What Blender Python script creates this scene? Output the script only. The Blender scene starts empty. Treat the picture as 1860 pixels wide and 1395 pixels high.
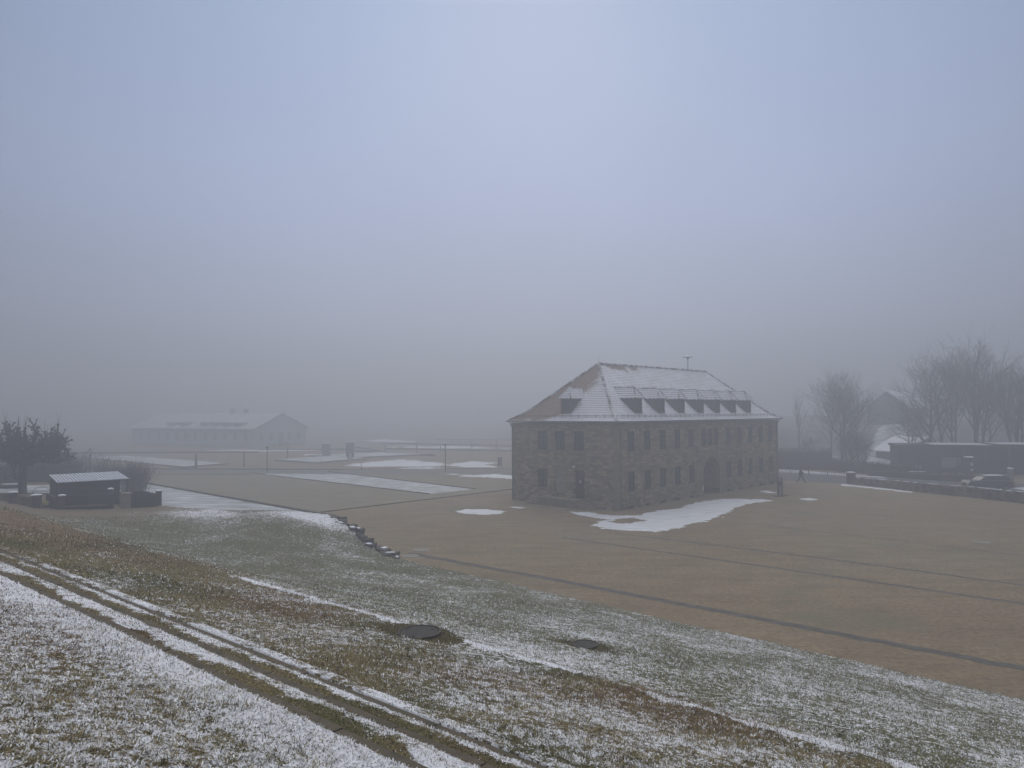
import bpy, math, random
import numpy as np
from mathutils import Vector, Matrix
S = bpy.context.scene
COL = S.collection
R = math.radians

# ------------------------------------------------------------------ camera
EYE = 8.2                      # eye height above the square
F, PITCH, ROLL, THETA = 1301.69, 0.0394, -0.004, 0.7614
cd = bpy.data.cameras.new('camera'); cam = bpy.data.objects.new('camera', cd); COL.objects.link(cam)
cd.sensor_width = 36; cd.lens = 36*F/1860; cd.clip_start = .1; cd.clip_end = 3000
cam.matrix_world = Matrix.Translation((0, 0, EYE)) @ Matrix.Rotation(math.pi/2+PITCH, 4, 'X') @ Matrix.Rotation(ROLL, 4, 'Z')
S.camera = cam
# ------------------------------------------------------------------ world, sun, exposure
SUN_EL, SUN_AZ = R(33), R(2)   # azimuth measured from +Y towards +X
w = bpy.data.worlds.new('World'); S.world = w; w.use_nodes = True
nt = w.node_tree; nt.nodes.clear()
def N(t, kind, **kw):
    n = t.nodes.new(kind)
    for k, v in kw.items():
        if k in n.inputs.keys(): n.inputs[k].default_value = v
        else: setattr(n, k, v)
    return n
out = N(nt, 'ShaderNodeOutputWorld'); bg = N(nt, 'ShaderNodeBackground', Strength=1.0)
sky = N(nt, 'ShaderNodeTexSky', sky_type='NISHITA', sun_disc=False, sun_elevation=SUN_EL, sun_rotation=SUN_AZ, dust_density=6.0, air_density=1.0)
sc_ = N(nt, 'ShaderNodeVectorMath', operation='SCALE'); sc_.inputs['Scale'].default_value = .045
nt.links.new(sky.outputs[0], sc_.inputs[0])
tc = N(nt, 'ShaderNodeTexCoord'); sp = N(nt, 'ShaderNodeSeparateXYZ'); nt.links.new(tc.outputs['Generated'], sp.inputs[0])
rp = N(nt, 'ShaderNodeValToRGB'); el = rp.color_ramp.elements
el[0].position = 0.0; el[0].color = (.28, .31, .375, 1)
el[1].position = 1.0; el[1].color = (1.75, 1.70, 1.66, 1)
for p_, c_ in ((.12, (.36, .42, .58, 1)), (.28, (.37, .45, .68, 1)), (.5, (.305, .41, .63, 1)), (.72, (1.05, 1.08, 1.14, 1))):
    e_ = el.new(p_); e_.color = c_
nt.links.new(sp.outputs['Z'], rp.inputs[0])
ns = N(nt, 'ShaderNodeTexNoise', Scale=1.6, Detail=3.0); nt.links.new(tc.outputs['Generated'], ns.inputs['Vector'])
mr = N(nt, 'ShaderNodeMapRange'); mr.inputs['From Min'].default_value = .3; mr.inputs['From Max'].default_value = .7
mr.inputs['To Min'].default_value = .94; mr.inputs['To Max'].default_value = 1.06; nt.links.new(ns.outputs[0], mr.inputs[0])
ms = N(nt, 'ShaderNodeVectorMath', operation='SCALE'); nt.links.new(rp.outputs[0], ms.inputs[0]); nt.links.new(mr.outputs[0], ms.inputs['Scale'])
vm = N(nt, 'ShaderNodeVectorMath', operation='MULTIPLY'); vm.inputs[1].default_value = (1, 1, 0); nt.links.new(tc.outputs['Generated'], vm.inputs[0])
vn_ = N(nt, 'ShaderNodeVectorMath', operation='NORMALIZE'); nt.links.new(vm.outputs[0], vn_.inputs[0])
vd = N(nt, 'ShaderNodeVectorMath', operation='DOT_PRODUCT'); vd.inputs[1].default_value = (math.sin(SUN_AZ), math.cos(SUN_AZ), 0); nt.links.new(vn_.outputs[0], vd.inputs[0])
gl = N(nt, 'ShaderNodeMapRange', interpolation_type='SMOOTHSTEP'); gl.inputs['From Min'].default_value = .5; gl.inputs['From Max'].default_value = 1.0
gl.inputs['To Min'].default_value = .46; gl.inputs['To Max'].default_value = 1.0; nt.links.new(vd.outputs['Value'], gl.inputs[0])
# the glow fades out towards the zenith
gz_ = N(nt, 'ShaderNodeMapRange'); gz_.inputs['From Min'].default_value = .55; gz_.inputs['From Max'].default_value = .9; nt.links.new(sp.outputs['Z'], gz_.inputs[0])
gm = N(nt, 'ShaderNodeMix'); nt.links.new(gz_.outputs[0], gm.inputs[0]); nt.links.new(gl.outputs[0], gm.inputs[2]); gm.inputs[3].default_value = 1.0
mg = N(nt, 'ShaderNodeVectorMath', operation='SCALE'); nt.links.new(ms.outputs[0], mg.inputs[0]); nt.links.new(gm.outputs[0], mg.inputs['Scale'])
mx = N(nt, 'ShaderNodeMix', data_type='RGBA'); mx.inputs[0].default_value = .96
nt.links.new(sc_.outputs[0], mx.inputs[6]); nt.links.new(mg.outputs[0], mx.inputs[7])
nt.links.new(mx.outputs[2], bg.inputs[0]); nt.links.new(bg.outputs[0], out.inputs[0])
sd = bpy.data.lights.new('sun', 'SUN'); sd.energy = 1.15; sd.angle = R(40); sd.color = (1, .93, .82)
sun = bpy.data.objects.new('sun', sd); COL.objects.link(sun)
sv = Vector((math.sin(SUN_AZ)*math.cos(SUN_EL), math.cos(SUN_AZ)*math.cos(SUN_EL), math.sin(SUN_EL)))
sun.rotation_euler = sv.to_track_quat('Z', 'Y').to_euler(); sun.location = (0, 0, 60)
S.view_settings.view_transform = 'Standard'; S.view_settings.look = 'None'
S.view_settings.exposure = 0.0; S.view_settings.gamma = 1
S.cycles.volume_bounces = 2; S.cycles.max_bounces = 6; S.cycles.diffuse_bounces = 2
S.cycles.use_denoising = True
HAZE_DENSITY = .0090

# ------------------------------------------------------------------ frames and helpers
EX = np.array([math.sin(THETA), math.cos(THETA)]); EY = np.array([-math.cos(THETA), math.sin(THETA)])
ROTZ = math.pi/2-THETA
def uvw(u, v, z=0): return (u*EX[0]+v*EY[0], u*EX[1]+v*EY[1], z)
def to_uv(x, y): return x*EX[0]+y*EX[1], x*EY[0]+y*EY[1]
def at(px, py, z=0.0):
    """point of the place at height z seen at pixel px,py of the photograph"""
    a, b = px-930, py-697.5; c, s = math.cos(ROLL), math.sin(ROLL)
    p, q = c*a+s*b, -s*a+c*b
    d = (p, F*math.cos(PITCH)+q*math.sin(PITCH), F*math.sin(PITCH)-q*math.cos(PITCH))
    t = (z-EYE)/d[2]
    return Vector((d[0]*t, d[1]*t, z))
def atd(px, py, Y):
    a, b = px-930, py-697.5; c, s = math.cos(ROLL), math.sin(ROLL)
    p, q = c*a+s*b, -s*a+c*b
    d = (p, F*math.cos(PITCH)+q*math.sin(PITCH), F*math.sin(PITCH)-q*math.cos(PITCH))
    t = Y/d[1]
    return Vector((d[0]*t, Y, EYE+d[2]*t))

class MB:
    def __init__(s): s.v = []; s.f = []; s.m = []; s.uv = {}
    def quad(s, *ps, uv=None):
        i = len(s.v); s.v += [tuple(p) for p in ps]; s.f.append(tuple(range(i, i+len(ps))))
        if uv: s.uv[len(s.f)-1] = uv
        return s
    def box(s, x0, x1, y0, y1, z0, z1, M=None):
        P = [(x0,y0,z0),(x1,y0,z0),(x1,y1,z0),(x0,y1,z0),(x0,y0,z1),(x1,y0,z1),(x1,y1,z1),(x0,y1,z1)]
        if M is not None: P = [tuple(M @ Vector(p)) for p in P]
        i = len(s.v); s.v += P
        for f in ((0,3,2,1),(4,5,6,7),(0,1,5,4),(1,2,6,5),(2,3,7,6),(3,0,4,7)): s.f.append(tuple(i+k for k in f))
        return s
    def tube(s, pts, rad, n=8, cap=True):
        i0 = len(s.v); pts = [Vector(p) for p in pts]
        if not hasattr(rad, '__len__'): rad = [rad]*len(pts)
        ref = None
        for k, p in enumerate(pts):
            d = (pts[min(k+1, len(pts)-1)]-pts[max(k-1, 0)]).normalized()
            if ref is None: ref = Vector((1,0,0)) if abs(d.z) > .9 else Vector((0,0,1))
            a = (ref-d*ref.dot(d)).normalized(); ref = a; b = d.cross(a)
            for j in range(n):
                t = 2*math.pi*j/n
                s.v.append(tuple(p+(a*math.cos(t)+b*math.sin(t))*rad[k]))
        for k in range(len(pts)-1):
            for j in range(n):
                a_, b_ = i0+k*n+j, i0+k*n+(j+1) % n
                s.f.append((a_, b_, b_+n, a_+n))
        if cap:
            s.f.append(tuple(i0+j for j in range(n))[::-1]); s.f.append(tuple(i0+(len(pts)-1)*n+j for j in range(n)))
        return s
    def lathe(s, prof, n=16, c=(0,0,0)):
        i0 = len(s.v)
        for r_, z_ in prof:
            for j in range(n):
                t = 2*math.pi*j/n; s.v.append((c[0]+r_*math.cos(t), c[1]+r_*math.sin(t), c[2]+z_))
        for k in range(len(prof)-1):
            for j in range(n):
                a_, b_ = i0+k*n+j, i0+k*n+(j+1) % n; s.f.append((a_, b_, b_+n, a_+n))
        s.f.append(tuple(i0+j for j in range(n))[::-1]); s.f.append(tuple(i0+(len(prof)-1)*n+j for j in range(n)))
        return s
    def prism(s, poly, z0, z1):
        n = len(poly); i = len(s.v)
        s.v += [(p[0], p[1], z0) for p in poly]+[(p[0], p[1], z1) for p in poly]
        s.f.append(tuple(range(i, i+n))[::-1]); s.f.append(tuple(range(i+n, i+2*n)))
        for k in range(n): s.f.append((i+k, i+(k+1) % n, i+n+(k+1) % n, i+n+k))
        return s
    def stone(s, c, sx, sy, sz, rng, M=None):
        """irregular block"""
        i = len(s.v); k = .22
        P = []
        for x in (-1, 1):
            for y in (-1, 1):
                for z in (-1, 1):
                    P.append(Vector((x*sx/2*(1-rng.random()*k), y*sy/2*(1-rng.random()*k), z*sz/2*(1-rng.random()*k))))
        # ring of bevelled cube: 8 corners shrunk + 6 face centres pushed out
        for p in P: s.v.append(tuple((M @ p if M else p)+Vector(c)))
        fc = [(0,1,3,2,(-1,0,0)),(4,6,7,5,(1,0,0)),(0,4,5,1,(0,-1,0)),(2,3,7,6,(0,1,0)),(0,2,6,4,(0,0,-1)),(1,5,7,3,(0,0,1))]
        for a_, b_, c_, d_, n_ in fc:
            m_ = (P[a_]+P[b_]+P[c_]+P[d_])/4+Vector((n_[0]*sx, n_[1]*sy, n_[2]*sz))*.07*rng.random()
            s.v.append(tuple((M @ m_ if M else m_)+Vector(c))); q = len(s.v)-1
            for e_, f_ in ((a_, b_), (b_, c_), (c_, d_), (d_, a_)): s.f.append((i+e_, i+f_, q))
        return s
    def build(s, name, mat, parent=None, loc=None, rotz=0, smooth=False, bevel=0):
        me = bpy.data.meshes.new(name); me.from_pydata(s.v, [], s.f); me.update()
        if s.uv:
            ul = me.uv_layers.new(name='UVMap')
            for fi, uv in s.uv.items():
                p = me.polygons[fi]
                for k, li in enumerate(p.loop_indices): ul.data[li].uv = uv[k]
        if mat: me.materials.append(mat)
        o = bpy.data.objects.new(name, me); COL.objects.link(o)
        if parent: o.parent = parent
        if loc is not None: o.location = loc
        o.rotation_euler = (0, 0, rotz)
        if smooth: me.polygons.foreach_set('use_smooth', [True]*len(me.polygons))
        if bevel:
            b = o.modifiers.new('bevel', 'BEVEL'); b.width = bevel; b.segments = 2; b.limit_method = 'ANGLE'
        return o
def tag(o, label=None, cat=None, group=None, kind=None):
    for k, v in (('label', label), ('category', cat), ('group', group), ('kind', kind)):
        if v: o[k] = v
    return o
def thing(name, label, cat, loc=(0,0,0), rotz=0, group=None):
    o = bpy.data.objects.new(name, None); COL.objects.link(o); o.location = loc; o.rotation_euler = (0, 0, rotz)
    o.empty_display_size = .3
    return tag(o, label, cat, group)
def dup(root, loc, rotz=0, label=None, scale=None):
    r = root.copy(); COL.objects.link(r); r.location = loc; r.rotation_euler = (0, 0, rotz)
    if scale: r.scale = (scale,)*3
    if label: r['label'] = label
    for ch in list(root.children):
        c = ch.copy(); COL.objects.link(c); c.parent = r
        for g in ch.children:
            d = g.copy(); COL.objects.link(d); d.parent = c
    return r

# numpy value noise
_rng = np.random.default_rng(7)
_tab = _rng.random((256, 256))
def vn(x, y):
    xi = np.floor(x).astype(int); yi = np.floor(y).astype(int); fx = x-xi; fy = y-yi
    fx = fx*fx*(3-2*fx); fy = fy*fy*(3-2*fy)
    g = lambda a, b: _tab[a & 255, b & 255]
    return (g(xi, yi)*(1-fx)+g(xi+1, yi)*fx)*(1-fy)+(g(xi, yi+1)*(1-fx)+g(xi+1, yi+1)*fx)*fy
def fbm(x, y, o=4, s=1.0):
    t = 0; a = .5; x = np.asarray(x, float)*s; y = np.asarray(y, float)*s
    for k in range(o):
        t = t+a*(vn(x+17*k, y-31*k)-.5)*2; a *= .5; x = x*2.03; y = y*2.03
    return t           # about -1..1
def ss(a, b, x):
    t = np.clip((np.asarray(x, float)-a)/(b-a), 0, 1); return t*t*(3-2*t)

# ------------------------------------------------------------------ materials
def material(name, c1, c2, scale=5, detail=5, rough=.9, bump=.3, bscale=None, stretch=(1,1,1), c3=None, s3=1.0, t3=(.5,.6), coord='Object', dist=.05, spec=.3):
    m = bpy.data.materials.new(name); m.use_nodes = True; t = m.node_tree; t.nodes.clear()
    o = N(t, 'ShaderNodeOutputMaterial'); p = N(t, 'ShaderNodeBsdfPrincipled', Roughness=rough)
    p.inputs['Specular IOR Level'].default_value = spec
    t.links.new(p.outputs[0], o.inputs[0])
    c = N(t, 'ShaderNodeTexCoord'); mp = N(t, 'ShaderNodeMapping'); mp.inputs['Scale'].default_value = stretch
    t.links.new(c.outputs[coord], mp.inputs[0])
    n = N(t, 'ShaderNodeTexNoise', Scale=scale, Detail=detail, Roughness=.6); t.links.new(mp.outputs[0], n.inputs['Vector'])
    r = N(t, 'ShaderNodeValToRGB'); r.color_ramp.elements[0].position = .32; r.color_ramp.elements[1].position = .68
    r.color_ramp.elements[0].color = (*c1, 1); r.color_ramp.elements[1].color = (*c2, 1)
    t.links.new(n.outputs[0], r.inputs[0]); col = r.outputs[0]
    if c3:
        n3 = N(t, 'ShaderNodeTexNoise', Scale=s3, Detail=6.0, Roughness=.65); t.links.new(mp.outputs[0], n3.inputs['Vector'])
        mr = N(t, 'ShaderNodeMapRange'); mr.inputs['From Min'].default_value = t3[0]; mr.inputs['From Max'].default_value = t3[1]
        t.links.new(n3.outputs[0], mr.inputs[0])
        mx = N(t, 'ShaderNodeMix', data_type='RGBA'); t.links.new(mr.outputs[0], mx.inputs[0]); t.links.new(col, mx.inputs[6]); mx.inputs[7].default_value = (*c3, 1)
        col = mx.outputs[2]
    t.links.new(col, p.inputs['Base Color'])
    if bump:
        nb = N(t, 'ShaderNodeTexNoise', Scale=bscale or scale*4, Detail=6.0); t.links.new(mp.outputs[0], nb.inputs['Vector'])
        b = N(t, 'ShaderNodeBump', Strength=bump, Distance=dist); t.links.new(nb.outputs[0], b.inputs['Height']); t.links.new(b.outputs[0], p.inputs['Normal'])
    m['col'] = 1
    return m
def g3(v, k=1.0): return (v, v, v*k)
M_gravel = None
M_conc = material('concrete', (.16,.15,.13), (.27,.25,.22), 3, bump=.4, c3=(.33,.31,.28), s3=9, t3=(.6,.7))
M_kerb = material('kerb_concrete', (.062,.050,.034), (.105,.085,.060), 6, bump=.6, bscale=60, c3=(.05,.045,.03), s3=3, t3=(.52,.66), dist=.01)
M_snow = material('snow', (.62,.66,.76), (.76,.79,.86), 2, bump=.3, bscale=14, rough=.6)
M_dark = material('dark_paint', (.02,.02,.022), (.035,.034,.034), 4, bump=.1, rough=.6)
M_darkwood = material('dark_timber', (.018,.016,.015), (.04,.035,.032), 6, stretch=(6,6,1), bump=.4)
M_wood = material('weathered_timber', (.05,.042,.035), (.10,.085,.07), 5, stretch=(8,8,1), bump=.4)
M_glass = material('window_glass', (.012,.013,.015), (.03,.032,.036), 1.5, bump=0, rough=.28, spec=.5)
M_curt = material('window_curtain', (.02,.018,.02), (.06,.055,.055), 3, bump=0)
M_frame = material('window_frame', (.015,.013,.011), (.03,.026,.022), 3, bump=.1)
M_metal = material('galvanised_metal', (.10,.105,.11), (.17,.175,.18), 5, bump=.1, rough=.5)
M_white = material('white_panel', (.45,.45,.45), (.6,.6,.6), 3, bump=.05)
M_yellow = material('yellow_sign', (.42,.36,.04), (.5,.43,.06), 3, bump=.05)
M_bark = material('bark', (.022,.019,.016), (.055,.048,.042), 4, stretch=(3,3,.7), bump=.8)
M_twig = material('twig', (.030,.026,.024), (.05,.045,.042), 3, bump=0)
M_leaf = material('withered_leaf', (.045,.036,.03), (.085,.068,.055), 2, bump=0)
M_hedge = material('hedge_leaf', (.018,.020,.015), (.045,.048,.034), 3, bump=0)
M_rub = material('rubble_stone', (.07,.055,.045), (.20,.165,.14), 2.2, detail=2, bump=.7, c3=(.5,.52,.56), s3=3.0, t3=(.64,.70))
M_dstone = material('dark_stone', (.03,.026,.02), (.085,.075,.06), 5, bump=.9, dist=.03)
M_iron = material('cast_iron', (.035,.034,.034), (.07,.068,.066), 20, bump=.5, bscale=40, rough=.55, dist=.005)
M_asph = material('asphalt', (.045,.047,.052), (.075,.078,.084), 1.5, bump=.2, bscale=30, c3=(.11,.11,.115), s3=.4, t3=(.5,.7))
M_brass = material('door_metal', (.2,.18,.14), (.28,.25,.2), 5, bump=0, rough=.4)

# ------------------------------------------------------------------ ground: square and fields
def ground_mat():
    m = bpy.data.materials.new('gravel'); m.use_nodes = True; t = m.node_tree; t.nodes.clear()
    o = N(t, 'ShaderNodeOutputMaterial'); p = N(t, 'ShaderNodeBsdfPrincipled', Roughness=.95); p.inputs['Specular IOR Level'].default_value = .2
    t.links.new(p.outputs[0], o.inputs[0])
    c = N(t, 'ShaderNodeTexCoord')
    def noise(scale, detail, st=(1,1,1), rot=0):
        mp = N(t, 'ShaderNodeMapping'); mp.inputs['Scale'].default_value = st; mp.inputs['Rotation'].default_value = (0,0,rot)
        t.links.new(c.outputs['Object'], mp.inputs[0])
        n = N(t, 'ShaderNodeTexNoise', Scale=scale, Detail=detail, Roughness=.65); t.links.new(mp.outputs[0], n.inputs['Vector']); return n.outputs[0]
    def ramp(a, pts):
        r = N(t, 'ShaderNodeValToRGB'); e = r.color_ramp.elements
        e[0].position, e[0].color = pts[0][0], (*pts[0][1], 1); e[1].position, e[1].color = pts[-1][0], (*pts[-1][1], 1)
        for q in pts[1:-1]: z = e.new(q[0]); z.color = (*q[1], 1)
        t.links.new(a, r.inputs[0]); return r.outputs[0]
    def mix(f, a, b, mode='MIX'):
        x = N(t, 'ShaderNodeMix', data_type='RGBA', blend_type=mode)
        if isinstance(f, float): x.inputs[0].default_value = f
        else: t.links.new(f, x.inputs[0])
        t.links.new(a, x.inputs[6])
        if isinstance(b, tuple): x.inputs[7].default_value = (*b, 1)
        else: t.links.new(b, x.inputs[7])
        return x.outputs[2]
    big = ramp(noise(.06, 5), [(.3, (.175,.130,.080)), (.5, (.200,.155,.098)), (.7, (.190,.160,.114))])
    mid = ramp(noise(.55, 6, (1,1,1)), [(.3, (.84,.84,.85)), (.5, (1,1,1)), (.72, (1.14,1.13,1.12))])
    fine = ramp(noise(5, 9), [(.3, (.62,.62,.62)), (.5, (1,1,1)), (.7, (1.4,1.4,1.4))])
    streak = ramp(noise(.8, 5, (.25,1.6,1), ROTZ*0+.35), [(.36, (.80,.79,.78)), (.5, (1,1,1)), (.66, (1.10,1.09,1.07))])
    streak2 = ramp(noise(1.3, 4, (.10,1.3,1), -1.0), [(.34, (.70,.68,.67)), (.40, (1,1,1)), (.7, (1.04,1.04,1.04))])
    col = mix(1.0, big, mid, 'MULTIPLY'); col = mix(1.0, col, fine, 'MULTIPLY'); col = mix(.8, col, streak, 'MULTIPLY'); col = mix(.7, col, streak2, 'MULTIPLY')
    # green film and thin frost
    g = N(t, 'ShaderNodeMapRange'); g.inputs['From Min'].default_value = .55; g.inputs['From Max'].default_value = .75; t.links.new(noise(.11, 4), g.inputs[0])
    col = mix(g.outputs[0], col, (.13,.13,.085))
    t.links.new(col, p.inputs['Base Color'])
    b = N(t, 'ShaderNodeBump', Strength=.5, Distance=.02); t.links.new(noise(30, 4), b.inputs['Height']); t.links.new(b.outputs[0], p.inputs['Normal'])
    return m
M_gravel = ground_mat()
g = MB(); g.quad((-500,-60,0), (500,-60,0), (500,700,0), (-500,700,0))
tag(g.build('square', M_gravel), kind='structure')

def sheet(name, pts, z, mat, ragged=0, step=1.2, seed=0):
    """thin flat sheet with given outline (world xy)"""
    rng = random.Random(seed); P = []
    n = len(pts)
    for i in range(n):
        a = Vector(pts[i][:2]); b = Vector(pts[(i+1) % n][:2]); k = max(1, int((b-a).length/step)) if ragged else 1
        for j in range(k):
            q = a.lerp(b, j/k)
            if ragged: q += Vector((rng.uniform(-1, 1), rng.uniform(-1, 1)))*ragged
            P.append((q.x, q.y, z))
    m = MB(); m.quad(*P); return m.build(name, mat)
M_field = material('dry_grass_gravel', (.13,.105,.068), (.25,.21,.145), .9, detail=9, bump=.5, c3=(.15,.15,.10), s3=.25, t3=(.45,.75), bscale=25, stretch=(.35,1.4,1))
M_field2 = material('frosted_strip', (.11,.11,.085), (.72,.75,.80), 1.1, detail=10, bump=.5, stretch=(.45,1.6,1), bscale=20)
M_field3 = material('snow_dusted_lawn', (.12,.125,.105), (.66,.69,.75), .9, detail=10, bump=.5, bscale=20, stretch=(.3,1.5,1))
M_path = material('grey_path', (.10,.095,.085), (.15,.14,.125), 1.0, bump=.3, bscale=30)
def UV(*pts): return [uvw(*p) for p in pts]
u0 = 31.9
tag(sheet('snowy_lawn', UV((20,50),(31.4,50),(31.4,112),(14,112)), .004, M_field3, seed=1), kind='structure')
tag(sheet('field', UV((31.8,52.6),(46.6,52.8),(46.6,96),(31.8,106)), .004, M_field), kind='structure')
tag(sheet('frosted_field', UV((46.8,56.0),(52.8,56.0),(54.9,88),(46.8,94)), .008, M_field2), kind='structure')
tag(sheet('field', UV((46.6,52.8),(95,53.5),(95,55.9),(46.8,55.9)), .004, M_field), kind='structure')
tag(sheet('field', UV((53.1,56.1),(60,56.1),(60,84),(55.2,87.7)), .004, M_field), kind='structure')
pa, pb, pc, pd = at(130,857), at(930,862), at(930,851), at(130,852.5)
tag(sheet('path', [pa, at(485,860.5), at(700,862), pb, pc, at(560,853.5), pd], .012, M_path), kind='structure')
def edging(a, b, wd=.12, h=.09, name='kerb', mat=None, z=0):
    a, b = Vector(a), Vector(b); d = (b-a); L = d.length; ang = math.atan2(d.y, d.x)
    m = MB(); x = 0
    while x < L:
        x2 = min(L, x+1.0); m.box(x+.006, x2-.006, -wd/2, wd/2, -.05, h); x = x2
    return tag(m.build(name, mat or M_kerb, None, (a.x, a.y, z), ang), kind='structure')
edging(uvw(31.6,50), uvw(31.6,106), .3, .14)
edging(uvw(31.6,52.5), uvw(95,53.3), .1, .07)
edging(uvw(46.7,56), uvw(46.7,94.5), .16, .08)
edging(uvw(53.0,56), uvw(55.0,88), .16, .08)
edging(at(130,852.0), at(620,853.2), .3, .12); edging(at(620,853.2), at(930,850.5), .15, .06)
edging(at(250,861.5), at(455,862.5), .12, .06)

# drains across the square
M_drain = material('drain_stone', (.062,.058,.050), (.12,.11,.095), 2, bump=.5, bscale=30, c3=(.14,.12,.09), s3=1.2, t3=(.55,.75))
def drain(pts, wd):
    m = MB(); L = []; Rr = []
    P = [Vector(uvw(*p)) for p in pts]
    n = 60; acc = []
    for i in range(len(P)-1):
        for j in range(n): acc.append(P[i].lerp(P[i+1], j/n))
    acc.append(P[-1])
    for k, p in enumerate(acc):
        d = (acc[min(k+1, len(acc)-1)]-acc[max(0, k-1)]).normalized(); nn = Vector((-d.y, d.x, 0))
        j = .22*float(fbm(p.x, p.y, 4, 1.6))
        L.append(p+nn*(wd/2+j*wd)); Rr.append(p-nn*(wd/2-j*wd))
    for k in range(len(acc)-1):
        m.quad((L[k].x,L[k].y,.004), (Rr[k].x,Rr[k].y,.004), (Rr[k+1].x,Rr[k+1].y,.004), (L[k+1].x,L[k+1].y,.004))
    return tag(m.build('drain_channel', M_drain), kind='structure')
drain([(26.4,33.5),(27.0,23.2),(27.3,17.1),(27.6,10.2),(27.9,4.2),(28.3,-6)], .52)
drain([(36.4,30.2),(36.9,16.4),(37.2,5.5),(37.4,-6)], .34)
drain([(40.2,28.6),(41.1,15.1),(41.1,6.1),(41.2,-6)], .30)
drain([(50.1,22.5),(49.9,14.9),(49.3,7.2),(49.2,-4)], .22)

M_patch = material('old_snow', (.50,.52,.55), (.74,.77,.84), 1.6, detail=8, bump=.4, bscale=12, stretch=(.4,1.6,1), c3=(.24,.21,.17), s3=1.1, t3=(.60,.70), rough=.7)
# snow patches lying on the square (thin ragged heightfields)
def snow_patch(poly, label, seed, holes=(), res=.22, edge=.8, name='snow_patch'):
    P = np.array([[p[0], p[1]] for p in poly]); lo, hi = P.min(0)-1.0, P.max(0)+1.0
    c = P.mean(0)
    xs = np.arange(lo[0], hi[0], res); ys = np.arange(lo[1], hi[1], res)
    X, Y = np.meshgrid(xs, ys, indexing='ij')
    def sdf(P):
        d = np.full(X.shape, 1e9); ins = np.zeros(X.shape, bool)
        n = len(P)
        for i in range(n):
            a, b = P[i], P[(i+1) % n]; e = b-a
            t = np.clip(((X-a[0])*e[0]+(Y-a[1])*e[1])/(e@e), 0, 1)
            d = np.minimum(d, np.hypot(X-a[0]-t*e[0], Y-a[1]-t*e[1]))
            cnd = (a[1] > Y) != (b[1] > Y)
            xi = a[0]+(Y-a[1])*e[0]/(e[1] if abs(e[1]) > 1e-9 else 1e-9)
            ins ^= cnd & (X < xi)
        return np.where(ins, d, -d)
    s = sdf(P)
    for hpoly in holes: s = np.minimum(s, -sdf(np.array([[p[0], p[1]] for p in hpoly])))
    # streaky raggedness across the line of sight
    nz = fbm(X*.35+seed*9, Y*1.3, 5, .9)*edge+fbm(X*1.3, Y*3.5+seed*5, 4, 1.6)*.9*edge+fbm(X*4.1, Y*9+seed, 3, 1.0)*.5*edge
    hgt = .018+.030*np.tanh((s+nz)*2.2)-.018
    hgt = np.where(s+nz > 0, hgt+.012, -.02)
    Z = hgt.ravel(); n0, n1 = X.shape
    idx = np.arange(n0*n1).reshape(n0, n1)
    q = np.stack([idx[:-1,:-1], idx[1:,:-1], idx[1:,1:], idx[:-1,1:]], -1).reshape(-1, 4)
    keep = (Z[q] > 0).any(1); q = q[keep]
    used = np.unique(q); mp = -np.ones(n0*n1, int); mp[used] = np.arange(len(used))
    V = np.stack([X.ravel()[used]-c[0], Y.ravel()[used]-c[1], Z[used]], -1)
    me = bpy.data.meshes.new(name); me.from_pydata(V.tolist(), [], mp[q].tolist()); me.materials.append(M_patch)
    me.polygons.foreach_set('use_smooth', [True]*len(me.polygons))
    o = bpy.data.objects.new(name, me); COL.objects.link(o); o.location = (c[0], c[1], 0)
    return tag(o, label, 'snow patch', 'patches of old snow on the ground')
def px(*pts): return [at(*p) for p in pts]
hole = [px((1105,948),(1125,942),(1150,941),(1168,945),(1160,949),(1130,951))]
snow_patch(px((1030,929),(1062,930),(1110,936),(1165,936),(1176,931),(1200,927),(1245,923),(1262,913),(1300,908),(1340,906),(1375,908),(1390,911),(1365,915),(1345,919),(1330,926),(1310,935),(1290,944),(1255,952),(1215,961),(1190,966),(1150,964),(1095,960),(1078,955),(1085,949),(1105,944),(1080,940),(1048,934)),
           'largest white snow patch, long and ragged, in front of the arched gateway', 3, hole, res=.11, edge=.55)
snow_patch(px((830,929),(845,925),(885,925),(918,929),(908,934),(880,935),(845,933)), 'small white snow patch lying on the square left of the stone building', 5, res=.15, edge=.35)
snow_patch(px((922,921),(935,920),(955,922),(945,924)), 'sliver of snow by the left corner foot of the stone building', 8, res=.12, edge=.25)
snow_patch(px((628,846),(665,840),(690,837),(730,835),(770,838),(800,842),(812,845),(770,848),(720,847),(670,848)), 'wide white snow patch beyond the path, left of the right-hand lamp post', 9, res=.5, edge=1.6)
snow_patch(px((815,846),(830,841),(860,838),(895,841),(880,844),(905,849),(860,849)), 'white snow patch beyond the path, right of the right-hand lamp post', 12, res=.5, edge=1.4)
snow_patch(px((800,860),(830,861),(860,864),(900,861),(935,864),(935,870),(890,867),(850,866)), 'thin broken snow patch near the left wall of the stone building', 15, res=.4, edge=1.1)
snow_patch(px((712,851),(780,849),(815,851),(760,853)), 'narrow streak of snow along the far path in front of the wide snow patch', 17, res=.5, edge=.9)
snow_patch(px((1362,908),(1385,907),(1405,909),(1385,911)), 'faint sliver of snow at the far tip of the largest patch', 19, res=.15, edge=.4)
snow_patch(px((1376,892),(1392,891),(1410,895),(1395,896)), 'little snow streak on the ground left of the information stand', 21, res=.14, edge=.25)
snow_patch(px((1452,906),(1470,905),(1490,908),(1465,909)), 'thin snow streak on the square to the right of the information stand', 23, res=.14, edge=.3)
snow_patch(px((1528,879),(1548,880),(1600,886),(1660,893),(1655,895),(1590,888),(1530,882)), 'snow line along the foot of the rubble wall beside its end pillar', 25, res=.2, edge=.4)
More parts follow.
